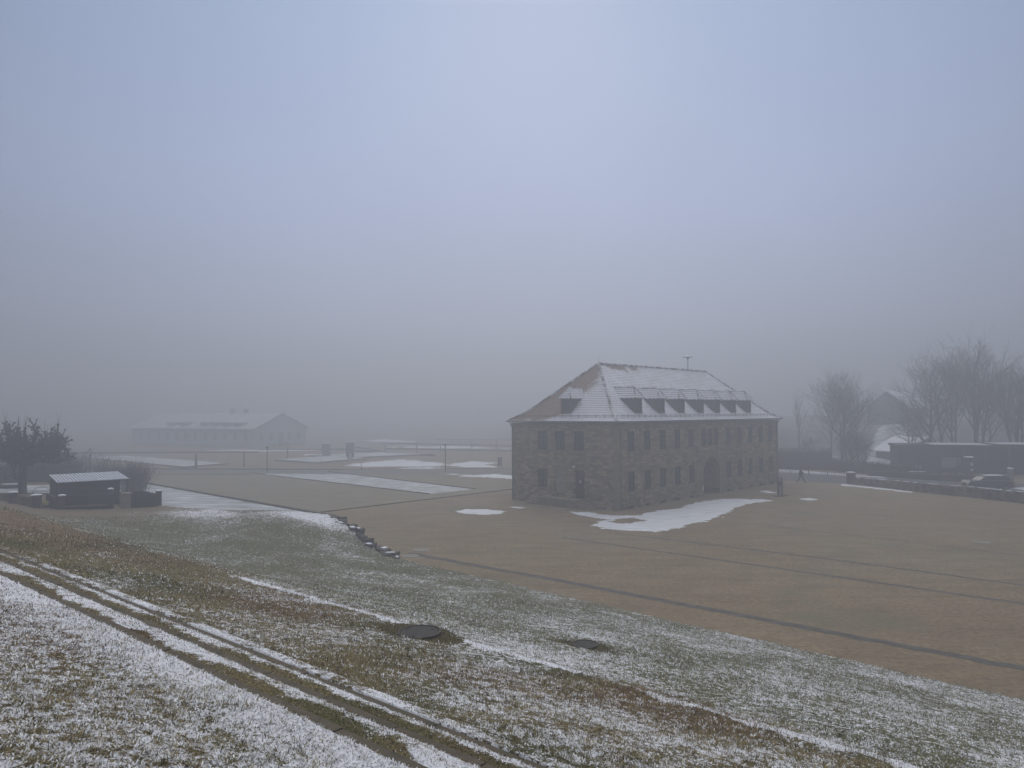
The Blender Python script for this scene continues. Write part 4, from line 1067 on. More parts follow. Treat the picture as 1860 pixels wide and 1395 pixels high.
# gnarled pollarded tree at the left
tp = at(40, 899, ZB)
gn = thing('pollarded_tree', 'gnarled pollarded tree with knobbly branches and withered leaves beside the shed', 'tree', (tp.x, tp.y, ZB-.1))
T = Tree(11)
T.trunk.tube([(0,0,-.2),(0,0,0),(.03,0,.5),(.0,0,1.2),(.05,0,2.4),(0,0,3.35)], [.55,.40,.33,.31,.32,.24], 10)
rr_ = T.r
def knob(p, r):
    for k in range(rr_.randint(3, 6)): T.crown.stone(p+T.rv()*r*.7, r*rr_.uniform(.7, 1.4), r*rr_.uniform(.7, 1.4), r*rr_.uniform(.8, 1.6), rr_)
def leafclump(p, n, r):
    for k in range(n):
        c = p+T.rv()*r; a = T.rv().normalized()*rr_.uniform(.05, .11); b = T.rv().normalized()*rr_.uniform(.03, .07)
        T.leaf.quad(c-a, c-b, c+a, c+b)
for k in range(13):
    az = k*2.4+rr_.uniform(-.3, .3); el_ = rr_.uniform(.05, .75) if k % 3 else rr_.uniform(-.15, .2)
    d = Vector((math.cos(az)*math.cos(el_), math.sin(az)*math.cos(el_), math.sin(el_)))
    P, dd = T.limb((0, 0, rr_.uniform(2.5, 3.3)), d, rr_.uniform(2.5, 3.7), .16, .09, 5, .30, .03, T.trunk, 7)
    for i in range(1, 6):
        for b in range(3):
            sd_ = (T.rv()+Vector((0,0,.35))+d*.35).normalized()
            P2, d2 = T.limb(P[i], sd_, rr_.uniform(.7, 1.7), .085, .05, 4, .4, .2, T.crown, 5)
            knob(P2[-1], .10)
            for c in range(4):
                q = P2[rr_.randint(1, 4)]; P3, d3 = T.limb(q, (T.rv()+Vector((0,0,.5))).normalized(), rr_.uniform(.3, .75), .045, .03, 3, .4, .1, T.crown, 4)
                knob(P3[-1], .07)
                leafclump(P3[-1], rr_.randint(2, 7), .22)
            if rr_.random() < .25: T.limb(P2[-1], (0,0,1), rr_.uniform(.6, 1.6), .018, .005, 3, .12, .1, T.crown, 3)
for k in range(7):
    a_, b_2 = rr_.uniform(-2.4, 2.8), rr_.uniform(-1.5, 1.5); z_ = rr_.uniform(4.6, 5.2)
    P, dd = T.limb((a_, b_2, z_), (0, 0, 1), rr_.uniform(.8, 1.4), .09, .06, 4, .08, .1, T.crown, 5); knob(P[-1], .09); leafclump(P[-1], 3, .12)
    for c in range(4): T.limb(P[-1], (T.rv()*.25+Vector((0,0,1))), rr_.uniform(.6, 1.3), .015, .004, 3, .08, .1, T.crown, 3)
T.trunk.build('trunk', M_bark, gn); cr_ = T.crown.build('crown', M_bark, gn); T.leaf.build('leaves', M_leaf, gn)

def shrub(loc, label, seed, rx, ry, h, n=260, mat=None, name='bare_shrub', leafy=0, grp='leafless shrubs'):
    t_ = thing(name, label, 'shrub', loc, 0, grp); T = Tree(seed); r = T.r
    for k in range(n):
        x, y = r.gauss(0, rx*.22), r.gauss(0, ry*.22); a = r.uniform(0, 6.28); o = r.uniform(.2, .95)
        d = Vector((math.cos(a)*o*rx/h, math.sin(a)*o*ry/h, 1.0)); L_ = h*r.uniform(.6, 1.1)
        P, dd = T.limb((x, y, -.1), d, L_, .018, .006, 4, .12, .02, T.crown, 3)
        for b in range(5): T.limb(P[r.randint(1, 4)], dd+T.rv()*.8, L_*.3, .009, .004, 2, .2, .05, T.crown, 3)
    T.crown.build('branches', mat or M_twig, t_)
    if leafy:
        for k in range(leafy):
            a = r.uniform(0, 6.28); e = math.sqrt(r.random()); z_ = r.uniform(.1, 1)
            c = Vector((math.cos(a)*rx*e, math.sin(a)*ry*e, h*z_*(1-.35*e*e)))
            q, b = T.rv().normalized()*r.uniform(.04, .10), T.rv().normalized()*r.uniform(.03, .07); T.leaf.quad(c-q, c-b, c+q, c+b)
        T.leaf.build('leaves', M_hedge, t_)
    return t_
M_brush = material('brushwood', (.055,.045,.038), (.095,.08,.068), 3, bump=0)
p = at(228, 893, .9); shrub((p.x, p.y+1.5, .6), 'brown leafless shrub at the right end of the shed', 21, 2.1, 1.8, 2.6, 340, M_brush)
p = at(160, 880, .8); shrub((p.x, p.y+3, .4), 'rounded leafless shrub directly behind the shed roof', 22, 2.6, 2.0, 2.7, 260, M_brush)
p = at(100, 880, .9); shrub((p.x, p.y+4, .4), 'tallest loose leafless shrub between the gnarled tree and the shed roof', 23, 2.4, 2.2, 3.3, 170)
p = at(196, 880, .8); shrub((p.x, p.y+4, .4), 'thin leafless shrub behind the right part of the shed roof', 24, 1.8, 1.8, 2.4, 150, M_brush)

def hedge(A, B, h, thick, label, z=0, seed=1, dens=150, name='hedge', cat='hedge'):
    A, B = Vector(A), Vector(B); d = B-A; L_ = d.length
    t_ = thing(name, label, cat, (A.x, A.y, z), math.atan2(d.y, d.x)); r = random.Random(seed)
    m = MB(); n_ = max(3, int(L_/.8)); core = []
    for k in range(n_+1):
        hh = h*.90+h*.06*float(fbm(A.x+k*1.3, A.y, 3, .5)); x = L_*k/n_
        core.append([(x,-thick*.42,-.1),(x,-thick*.38,hh*.93),(x,0,hh),(x,thick*.38,hh*.93),(x,thick*.42,-.1)])
    i0 = len(m.v)
    for c in core: m.v += c
    for k in range(n_):
        for j in range(4): a = k*5+j; m.f.append((a, a+1, a+6, a+5))
    m.f.append((0,1,2,3,4)); e = n_*5; m.f.append((e+4,e+3,e+2,e+1,e))
    m.build('core', M_hedge, t_)
    l = MB()
    for k in range(int(L_*h*dens)):
        x = r.uniform(0, L_); 
        if r.random() < .6: c = Vector((x, (-1 if r.random() < .75 else 1)*thick*r.uniform(.38, .52), r.uniform(0, h)))
        else: c = Vector((x, r.uniform(-.45, .45)*thick, h*r.uniform(.86, 1.04)))
        a = Vector((r.uniform(-1,1), r.uniform(-1,1), r.uniform(-1,1))).normalized()*r.uniform(.04, .11); b = Vector((r.uniform(-1,1), r.uniform(-1,1), r.uniform(-1,1))).normalized()*r.uniform(.03, .08)
        l.quad(c-a, c-b, c+a, c+b)
    l.build('leaves', M_hedge, t_); return t_
hedge(at(-60,884,ZB)+Vector((0,3,0)), at(78,884,ZB)+Vector((0,6,0)), 2.3, 1.6, 'dark clipped hedge behind the gnarled tree', ZB-.2, 3)
q_ = [at(-70,899,ZB), at(112,899,ZB), at(108,884.5,ZB), at(-70,884.5,ZB)]
zt = max(float(bank_z(*to_uv(p.x, p.y), False)) for p in q_)
tag(sheet('snow_lawn', [(p.x, p.y, 0) for p in q_], ZB+.16, M_field3), kind='structure')
sl_p = at(18, 886, ZB+.2); slb = thing('stone_slab', 'low dark stone slab lying in the snow near the hedge', 'slab', (sl_p.x, sl_p.y, ZB+.15), .1)
MB().stone((0,0,.2), 1.7, .9, .35, random.Random(3)).build('stone', M_dstone, slb); MB().stone((0,0,.38), 1.3, .7, .06, random.Random(5)).build('snow_cap', M_snow, slb)

# ------------------------------------------------------------------ lamps and posts on the field
def lamp(P, label, h=3.45):
    t_ = thing('lamp_post', label, 'lamp', (P.x, P.y, 0), 0, 'slim lamp posts along the far path')
    MB().lathe([(.09,-.1),(.09,.02),(.075,.03),(.065,h-.85),(.085,h-.84),(.085,h-.8)], 10).build('pole', M_dark, t_)
    g_ = bpy.data.materials.get('lamp_lens') or material('lamp_lens', (.30,.31,.33), (.36,.37,.39), 2, bump=0, rough=.3)
    MB().lathe([(.075,h-.795),(.075,h-.28)], 10).build('lens', g_, t_)
    MB().lathe([(.10,h-.275),(.17,h-.2),(.16,h-.06),(.05,h)], 12).build('lamp_head', M_dark, t_)
    return t_
lamp(at(163,860), 'lamp post nearest the shed, leftmost of the three'); lamp(at(485,858), 'middle lamp post at the end of the frosted field', 3.6); lamp(at(809,858), 'lamp post between the snow patches left of the stone building', 3.9)
for k, (x, y0, y1, th, lab) in enumerate(((356,852,825,.26,'thick concrete post left of the middle lamp post'),(443,848,820,.22,'concrete post just left of the middle lamp post'),(522,835,811,.24,'concrete post just right of the middle lamp post'),(700,822,808,.26,'far concrete post to the right of the grey pillars'),(757,822,803,.26,'far concrete post left of the rightmost lamp post'),(857,818,800,.24,'far concrete post right of the rightmost lamp post'),(902,815,797,.24,'far concrete post nearest the stone building'),(800,822,806,.2,'far concrete post right behind the rightmost lamp post'),(263,858,842,.07,'thin stake on the field near the shed'),(656,853,838,.07,'thin stake in front of the wide snow patch'))):
    P = at(x, y0); h = (y0-y1)/F*P.y
    t_ = thing('concrete_post' if th > .1 else 'stake', lab, 'post', (P.x, P.y, 0), 0, 'old fence posts on the field' if th > .1 else 'thin stakes on the field')
    MB().box(-th/2,th/2,-th/2,th/2,-.1,h*.93).build('shaft', M_dstone if th < .1 else M_conc, t_)
    if th > .1: MB().quad(*[(a*th/2, b*th/2, h*.93) for a, b in ((-1,-1),(1,-1),(1,1),(-1,1))]).box(-th*.45,th*.45,-th*.3,th*.3,h*.935,h).build('top', M_conc, t_)
for x0, x1, y0, y1, lab in ((585.6,599.8,830,806,'left grey concrete pillar standing on the far field'),(629,643,832,803.5,'right grey concrete pillar, behind the slim white board')):
    P = at((x0+x1)/2, y0); s_ = P.y/F; w_ = (x1-x0)*s_; h = (y0-y1)*s_
    t_ = thing('stone_pillar', lab, 'pillar', (P.x, P.y, 0), .1, 'grey pillars on the field')
    MB().box(-w_/2,w_/2,-w_/3,w_/3,-.1,h-.12).build('shaft', M_conc, t_, bevel=.03); MB().box(-w_/2-.06,w_/2+.06,-w_/3-.06,w_/3+.06,h-.117,h).build('cap', M_conc, t_)
    MB().box(-w_/2-.03,w_/2+.03,-w_/3-.03,w_/3+.03,h+.002,h+.05).build('snow_cap', M_snow, t_)
def board(P, w_, h0, h1, label, mat=M_white, name='info_board', cat='board', posts=True):
    t_ = thing(name, label, cat, (P.x, P.y, 0)); MB().box(-w_/2,w_/2,-.03,.03,h0,h1).build('panel', mat, t_)
    m = MB()
    for s_ in (-1, 1): m.box(s_*(w_/2+.05)-.04, s_*(w_/2+.05)+.04, -.04, .04, -.1, h1+.05)
    m.build('frame', M_dark, t_); return t_
board(at(636,840), .55, .25, 1.5, 'slim white board in front of the right grey pillar')
board(at(908,849), .42, .15, 1.5, 'slim pale board by the left edge of the stone building', M_conc)
# info stand near the right corner of the building
P = at(1417, 901); ist = thing('info_stand', 'narrow information stand with two dark posts at the right corner of the building', 'information stand', (P.x, P.y, 0), .5)
MB().box(-.2,.22,-.03,.03,.12,1.72).build('panel', M_conc, ist)
for s_ in (-.27, .29): MB().box(s_-.04,s_+.04,-.05,.05,0,1.8).build('post', M_dark, ist)
MB().box(-.75,.75,-.35,.35,-.05,.05).build('base_plate', M_dark, ist)
MB().box(-.15,.17,-.036,-.031,1.05,1.4).build('notice', M_dark, ist)

# barrack foundations: low slabs with kerb edges
def slab(name, P, h, label, seed=0):
    c = sum((Vector(p) for p in P), Vector())/len(P); m = MB(); m.prism([(p[0]-c.x, p[1]-c.y) for p in P], -.1, h)
    o = m.build('foundation_slab', M_conc, None, (c.x, c.y, 0)); tag(o, label, 'slab', 'old foundation slabs')
    sn_ = sheet('snow_cover', [((p[0]-c.x)*.96, (p[1]-c.y)*.96, 0) for p in P], h+.004, M_field2); sn_.parent = o
    return o
slab('', [at(499,837), at(575,842.5), at(667,834.5), at(600,830)], .25, 'low concrete foundation slab in front of the two grey pillars')
slab('', [at(560,829), at(640,833), at(785,826.5), at(700,823)], .25, 'long low foundation slab between the pillars and the wide snow patch')
slab('', [at(150,832), at(335,850), at(415,843.5), at(225,829)], .2, 'long low foundation slab left of the thick concrete post')
for a, b in (((470,818),(640,817)),((640,820),(790,829)),((700,816),(935,820)),((690,806),(935,811)),((790,799),(935,800)),((700,823),(640,812)),((120,824),(470,822)),((0,858),(150,848))):
    edging(at(*a), at(*b), .3, .28)

# barracks in the fog
M_faded = material('fog_faded_fittings', (.27,.27,.28), (.34,.34,.35), 2, bump=0)  # windows, door, dormers, chimneys: fog fading painted in as a low-contrast grey
A_ = at(460, 812); Bv = at(556, 806.5)
bk = thing('barracks', 'long low barracks with snowy gable roof fading into the fog', 'building', (A_.x, A_.y, 0), math.atan2(Bv.y-A_.y, Bv.x-A_.x))
GW = (Bv-A_).length; BLn = 46; eh, rh = 4.6, 8.3
M_pl = material('fog_faded_plaster', (.50,.50,.51), (.56,.56,.57), 1, bump=.2)  # walls paled to haze brightness, so part of the fog fading is painted
m = MB(); m.quad((0,0,-.1),(GW,0,-.1),(GW,0,eh),(GW/2,0,rh-.1),(0,0,eh)); m.quad((0,BLn,-.1),(GW,BLn,-.1),(GW,BLn,eh),(GW/2,BLn,rh-.1),(0,BLn,eh)); m.quad((0,0,-.1),(0,BLn,-.1),(0,BLn,eh),(0,0,eh)); m.quad((GW,0,-.1),(GW,BLn,-.1),(GW,BLn,eh),(GW,0,eh))
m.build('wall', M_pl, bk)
sl_ = (rh-eh)/(GW/2); e = .6; r_ = MB()
for s_ in (0, 1):
    X = lambda x: x if s_ == 0 else GW-x
    for z_ in (0, -.18): r_.quad((X(-e),-e,eh-e*sl_+z_), (X(GW/2),-e,rh+z_), (X(GW/2),BLn+e,rh+z_), (X(-e),BLn+e,eh-e*sl_+z_))
    r_.quad((X(-e),-e,eh-e*sl_), (X(GW/2),-e,rh), (X(GW/2),-e,rh-.18), (X(-e),-e,eh-e*sl_-.18))
brf = r_.build('roof', material('fog_faded_frost_sheeting', (.42,.43,.45), (.50,.51,.53), .4, bump=.1), bk)  # frosted roof, its tone greyed towards the haze to paint in fog fading
for y_ in (12, 17): MB().box(GW/2-.5,GW/2+.5,y_,y_+.9,rh-.6,rh+1.1).build('chimney', M_faded, brf)
for y_ in (5, 9, 13, 17, 25, 30): MB().box(.6,2.6,y_,y_+2.6,eh+.5,eh+1.25).box(.45,2.9,y_-.1,y_+2.7,eh+1.253,eh+1.33).build('roof_dormer', M_faded, brf)
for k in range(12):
    f_ = MB().box(-.04,-.01,2+3.6*k,3.2+3.6*k,1.4,3.2).build('window', M_faded, bk); MB().box(-.05,-.041,2.1+3.6*k,3.1+3.6*k,1.5,3.1).build('pane', M_faded, f_)
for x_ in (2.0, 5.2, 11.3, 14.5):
    if x_ < GW-1.5: f_ = MB().box(x_,x_+1.1,-.04,-.01,1.4,3.2).build('window', M_faded, bk); MB().box(x_+.1,x_+1.0,-.05,-.041,1.5,3.1).build('pane', M_faded, f_)
dd_ = MB().box(GW/2-.8,GW/2+.8,-.05,-.01,.9,3.3).build('door', M_faded, bk); MB().box(GW/2+.5,GW/2+.6,-.09,-.051,2,2.15).build('handle', M_brass, dd_)
m = MB()
for k in range(5): m.box(GW/2-1.4-.0*k, GW/2+1.4, -1.0-.3*k, -1.0-.3*(k-1)-.004, -.1, .85-.17*k)
m.build('entrance_steps', M_conc, bk)
#@@PART3
# ------------------------------------------------------------------ right side: road, wall, railing, pavilion
tag(sheet('road', [at(1405,871.5), at(1545,880), at(1560,870), at(1860,906), at(1990,920), at(1990,886), at(1640,868), at(1545,866), at(1405,857)], .008, M_asph), kind='structure')
M_verge = material('snowy_verge', (.34,.36,.40), (.60,.62,.68), 1.5, bump=.2)
tag(sheet('snow_verge', [at(1400,857.2), at(1545,865.6), at(1612,869), at(1600,866), at(1545,862), at(1400,850.5)], .03, M_verge), kind='structure')
# railing
A_, B_ = at(1405, 857.5), at(1545, 866)
rl = thing('railing', 'low dark metal railing along the snowy verge behind the walker', 'railing', (A_.x, A_.y, 0), math.atan2(B_.y-A_.y, B_.x-A_.x)); L_ = (B_-A_).length
MB().box(0,L_,-.025,.025,.80,.86).box(0,L_,-.02,.02,.10,.14).build('rail', M_dark, rl)
rr_ = random.Random(8); m = MB()
k = 0
while k*.30 < L_:
    x = k*.30; g_ = math.sin(x*.9)+.4*math.sin(x*2.3)
    if g_ > -.35: MB().box(x-.018,x+.018,-.018,.018,.14,.80).build('bar', M_dark, rl)
    k += 1
m = MB()
for x in np.arange(0, L_, 2.4): MB().box(x-.04,x+.04,-.04,.04,-.05,.9).build('post', M_dark, rl)
# rubble wall
WA, WB_ = at(1550, 880.5), at(1990, 930)
WM = at(1747, 901.5)
def rubble(A, B, h0, h1, th, label, seed, taper=True):
    A, B = Vector(A), Vector(B); d = B-A; L_ = d.length
    t_ = thing('rubble_wall', label, 'stone wall', (A.x, A.y, 0), math.atan2(d.y, d.x), 'rubble wall along the edge of the square'); r = random.Random(seed); m = MB(); s_ = MB()
    rows = 5
    for j in range(rows):
        x = -r.uniform(0, .2)
        while x < L_:
            w_ = r.uniform(.22, .62); f = min(1, max(0, x/L_)); H = h0+(h1-h0)*f; hh = H/rows
            if j == rows-1 and r.random() < .12: x += w_; continue
            m.stone((x+w_/2, 0, hh*(j+.5)+r.uniform(-.02, .02)), w_*1.04, th*r.uniform(.92, 1.06), hh*r.uniform(1.0, 1.25), r); 
            if j == rows-1 and r.random() < .6: s_.stone((x+w_/2, r.uniform(-.08, .1), H+.035), w_*.8, th*.65, .05, r)
            x += w_
    m.box(.05, L_-.05, -th*.36, th*.36, -.1, min(h0, h1)*.9)
    m.build('stones', M_rub, t_); s_.build('snow_cap', M_snow, t_); return t_
rubble(WA, WM-Vector((.2,0,0)), .80, .95, .5, 'rubble stone wall between the dark end pillar and the smooth grey block', 3)
rubble(WM+Vector((.35,-.25,0)), WB_, .95, 1.0, .5, 'rubble stone wall running on past the smooth grey block to the right', 5)
pillar(WM+Vector((.08,-.15,0)), .95, .6, 'smooth grey block set into the rubble wall', None, 0, cap=False, mat=M_conc)
pillar(at(1546, 880), 1.28, .75, 'dark snow-capped end pillar of the rubble wall', None, 0, mat=M_dstone)

# walking person
pp = at(1455, 877)
per = thing('person', 'person in dark clothes walking across the square with a long stride', 'person', (pp.x, pp.y, 0), -.25)
def skinned(name, verts, edges, radii, mat, parent, root=0, sub=1):
    me = bpy.data.meshes.new(name); me.from_pydata(verts, edges, []); o = bpy.data.objects.new(name, me); COL.objects.link(o); o.parent = parent
    s_ = o.modifiers.new('skin', 'SKIN'); s_.use_smooth_shade = True
    for i, v in enumerate(me.skin_vertices[0].data if me.skin_vertices else []): pass
    return o
def chain_person():
    # x = walking direction (right in picture), z up; height 1.72
    J = dict(pel=(0,0,.92), wst=(.01,0,1.08), chs=(.03,0,1.30), nek=(.05,0,1.47), hd0=(.07,0,1.56), hd1=(.08,0,1.70),
             hl=(0,.09,.90), kl=(.24,.10,.52), al=(.40,.10,.10), tl=(.56,.10,.05), hr=(0,-.09,.90), kr=(-.16,-.10,.50), ar=(-.46,-.10,.16), tr=(-.38,-.10,.04),
             sl=(.03,.19,1.42), el=(-.13,.25,1.16), wl=(-.10,.24,.92), sr=(.03,-.19,1.42), er=(.14,-.25,1.17), wr=(.34,-.22,1.04))
    return J
J = chain_person()
def skin_obj(name, chains, rad, mat, root, extra=None):
    names = []; 
    for c in chains:
        for n_ in c:
            if n_ not in names: names.append(n_)
    idx = {n_: i for i, n_ in enumerate(names)}; E = []
    for c in chains:
        for a, b in zip(c[:-1], c[1:]): E.append((idx[a], idx[b]))
    me = bpy.data.meshes.new(name); me.from_pydata([J[n_] for n_ in names], E, []); o = bpy.data.objects.new(name, me); COL.objects.link(o)
    o.modifiers.new('skin', 'SKIN')
    if not me.skin_vertices: me.skin_vertices.new() if hasattr(me.skin_vertices, 'new') else None
    sv2 = me.skin_vertices[0].data
    for n_ in names:
        r = rad[n_]; sv2[idx[n_]].radius = (r, r) if not isinstance(r, tuple) else r; sv2[idx[n_]].use_root = (n_ == root)
    sb = o.modifiers.new('sub', 'SUBSURF'); sb.levels = 2; sb.render_levels = 2
    dg = bpy.context.evaluated_depsgraph_get(); ev = o.evaluated_get(dg); m2 = bpy.data.meshes.new_from_object(ev)
    m2.name = name; m2.materials.clear(); m2.materials.append(mat); m2.polygons.foreach_set('use_smooth', [True]*len(m2.polygons))
    bpy.data.objects.remove(o); o2 = bpy.data.objects.new(name, m2); COL.objects.link(o2); o2.parent = per
    return o2
M_skin = material('skin', (.28,.17,.12), (.34,.21,.15), 3, bump=0, rough=.5)
M_coat = material('dark_coat', (.02,.021,.025), (.04,.042,.048), 8, bump=.2)
M_trou = material('dark_trousers', (.025,.026,.03), (.04,.042,.048), 8, bump=.2)
for s_, w_, e_ in (('l', 'wl', 'el'), ('r', 'wr', 'er')):
    W_, E_ = Vector(J[w_]), Vector(J[e_]); d = (W_-E_).normalized()
    side = Vector((0, 1, 0)); fw = d.cross(side).normalized()
    J['p'+s_] = tuple(W_+d*.07)
    for k, (o1, L1) in enumerate(((-.03, .075), (-.01, .085), (.01, .08), (.03, .062))):
        J['f%s%da' % (s_, k)] = tuple(W_+d*.10+fw*o1); J['f%s%db' % (s_, k)] = tuple(W_+d*(.10+L1*.55)+fw*o1*1.2); J['f%s%dc' % (s_, k)] = tuple(W_+d*(.10+L1*.85)+fw*o1*1.2+side*.02)
    J['t%sa' % s_] = tuple(W_+d*.05-fw*.045); J['t%sb' % s_] = tuple(W_+d*.09-fw*.07)
rad = dict(pel=.13, wst=.115, chs=.135, nek=.055, hd0=.075, hd1=.085, hl=.085, kl=.055, al=.04, tl=.035, hr=.085, kr=.055, ar=.04, tr=.035, sl=.055, el=.042, wl=.028, sr=.055, er=.042, wr=.028, pl=.034, pr=.034)
chains = [['pel','wst','chs','nek','hd0','hd1'], ['pel','hl','kl','al','tl'], ['pel','hr','kr','ar','tr'], ['chs','sl','el','wl','pl'], ['chs','sr','er','wr','pr']]
for s_ in 'lr':
    for k in range(4):
        chains.append(['p'+s_, 'f%s%da' % (s_, k), 'f%s%db' % (s_, k), 'f%s%dc' % (s_, k)])
        for q in 'abc': rad['f%s%d%s' % (s_, k, q)] = .0095
    chains.append(['p'+s_, 't%sa' % s_, 't%sb' % s_]); rad['t%sa' % s_] = .012; rad['t%sb' % s_] = .009
try:
    skin_obj('body', chains, rad, M_skin, 'pel')
    r2 = {k: (v+.035 if not isinstance(v, tuple) else v) for k, v in rad.items()}; r2['pel'] = .175; r2['wst'] = .165; r2['chs'] = .18; r2['nek'] = .085
    skin_obj('jacket', [['pel','wst','chs','nek'], ['chs','sl','el','wl'], ['chs','sr','er','wr']], r2, M_coat, 'pel')
    r3 = {k: v+.03 for k, v in rad.items()}; r3['hl'] = .105; r3['hr'] = .105; r3['kl'] = .082; r3['kr'] = .082; r3['al'] = .062; r3['ar'] = .062; r3['pel'] = .15
    skin_obj('trousers', [['pel','hl','kl','al'], ['pel','hr','kr','ar']], r3, M_trou, 'pel')
    for a, b in (('al','tl'), ('ar','tr')):
        q = Vector(J[b]); h_ = Vector(J[a]); m = MB(); m.tube([h_+Vector((-.03,0,.04)), h_+Vector((0,0,-.02)), (h_+q)/2+Vector((0,0,-.01)), q], [.055,.058,.052,.035], 8); m.build('shoe', M_dark, per, smooth=True)
except Exception as ex: print('skin failed', ex)
hm_ = MB(); hm_.lathe([(.09,-.02),(.108,.03),(.105,.08),(.07,.13),(.02,.15)], 14, (.07,0,1.645)); hm_.build('woollen_hat', M_coat, per, smooth=True)
fm = MB(); fm.stone((.165,0,1.63), .03, .03, .05, random.Random(1)); fm.build('nose', M_skin, per)

# hedges and the dark low building left of them
hedge(at(1412, 852), at(1510, 853), 2.9, 1.8, 'tall dark hedge behind the railing next to the stone building', 0, 5, 70)
hedge(at(1500, 853.5)+Vector((0,.6,0)), at(1640, 866), 1.55, 1.4, 'low dark hedge running from the tall hedge to the dark pavilion', 0, 6, 90)
# pavilion
Y0 = 95
L0 = at(1632, 859); 
pv_ = thing('pavilion', 'long dark flat-roofed pavilion with snow on its roof edge behind the rubble wall', 'building', (L0.x, L0.y, 0), -.30)
PW = 26; PH = 3.75; m = MB()
m.box(0, 5.2, 0, 5, -.1, PH-.3); m.box(5.2, PW, 2.2, 5, -.1, PH-.3); m.build('wall', M_darkwood, pv_)
m = MB(); m.box(-.15, 11, -.5, 5.4, PH-.3+.003, PH); m.box(11.004, PW, -.7, 5.4, PH-.12, PH+.12); m.build('roof', M_dark, pv_)
MB().box(4.2, 10.6, -.3, 5.2, PH+.003, PH+.07).box(11.5, PW-.3, -.45, 5.2, PH+.123, PH+.19).build('roof_snow', M_snow, pv_)
for x_ in (7.6, 9.9, 12.6, 15.2, 17.8, 20.5): MB().box(x_-.11, x_+.11, -.3, -.08, -.1, PH-.3).build('post', M_wood, pv_)
for x_ in (13.2, 16): MB().box(x_, x_+1.6, 2.12, 2.19, .9, 2.4).build('window', M_glass, pv_)
bdp = atd(1728, 858, 92.5)
def wallboard(px_, py_, Y, w_, z0, z1, label, mat, name='notice_board', cat='notice board'):
    P = atd(px_, py_, Y); t_ = thing(name, label, cat, (P.x, P.y, 0), -.2); MB().box(-w_/2,w_/2,-.04,.04,z0,z1).build('panel', mat, t_)
    MB().box(-w_/2-.06,-w_/2-.003,-.05,.05,-.1,z1+.05).box(w_/2+.003,w_/2+.06,-.05,.05,-.1,z1+.05).build('frame', M_dark, t_); return t_
M_board = material('grey_board', (.16,.16,.185), (.22,.22,.25), 2, bump=0)
wb = wallboard(1724, 858, 90, 1.75, 1.05, 2.3, 'wide pale grey notice board in front of the dark pavilion', M_board)
MB().box(-.75,-.45,-.05,-.041,2.0,2.15).build('printed_mark', M_dark, wb)
wb = wallboard(1741, 858, 90.3, .55, 1.35, 2.25, 'small notice board with dark print right of the wide board', M_board)
for k in range(4): MB().box(-.2+.1*(k % 2),.15,-.05,-.041,1.5+.18*k,1.58+.18*k).build('printed_line', M_dark, wb)
P = atd(1761, 860, 89); nc = thing('advertising_column', 'dark column with two small pale notices and a snow-topped lid', 'notice column', (P.x, P.y, 0))
MB().lathe([(.48,-.1),(.48,2.3),(.56,2.32),(.56,2.42)], 16).build('drum', M_dark, nc); MB().lathe([(.56,2.423),(.4,2.5),(.05,2.53)], 16).build('snow_cap', M_snow, nc)
for z0, z1 in ((1.35,1.8),(.75,1.05)): MB().box(-.14,.14,-.5,-.484,z0,z1).build('notice', M_white, nc)
# snow-topped planter with wreaths
P = at(1665, 861.5); pt = thing('planter', 'low snow-covered planter with a small shrub at the foot of the pavilion', 'planter', (P.x, P.y, 0), -.05)
MB().box(-1.05,1.05,-.4,.4,-.1,.30).build('trough', M_dstone, pt); MB().box(-1.0,1.0,-.36,.36,.303,.40).build('snow_cap', M_snow, pt)
m = MB(); r = random.Random(2)
for k in range(260):
    a = Vector((r.gauss(0,.5), r.gauss(0,.15), .4+abs(r.gauss(0,.4)))); b = Vector((r.uniform(-1,1), r.uniform(-1,1), r.uniform(-1,1)))*.09; c = Vector((r.uniform(-1,1), r.uniform(-1,1), r.uniform(-1,1)))*.06; m.quad(a-b, a-c, a+b, a+c)
m.build('shrub', M_hedge, pt)
MB().stone((.35,-.25,.95), .35, .1, .5, random.Random(9)).stone((-.15,-.25,1.05), .25, .1, .35, random.Random(10)).build('pale_stone', M_conc, pt)
hedge(at(1560, 866)+Vector((2,1.5,0)), at(1700, 872), .75, 1.1, 'knee-high dark hedge in front of the left part of the pavilion', 0, 12, 90)
hedge(at(1700, 872.5), at(1800, 878)+Vector((0,1,0)), .85, 1.1, 'knee-high dark hedge below the notice boards', 0, 13, 90)
P = at(1743, 884); s_ = snow_patch(px((1727,882.5),(1750,881.5),(1765,883),(1745,884.5)), 'small snow streak on the road just left of the parked car', 41, res=.2, edge=.4)
snow_patch(px((1745,892),(1762,886),(1782,884),(1785,888),(1765,893)), 'snow heap beside the rubble wall in front of the parked car', 42, res=.2, edge=.4)
snow_patch(px((1836,886),(1865,885),(1900,890),(1860,891)), 'snow strip behind the parked car at the right edge', 43, res=.2, edge=.4)
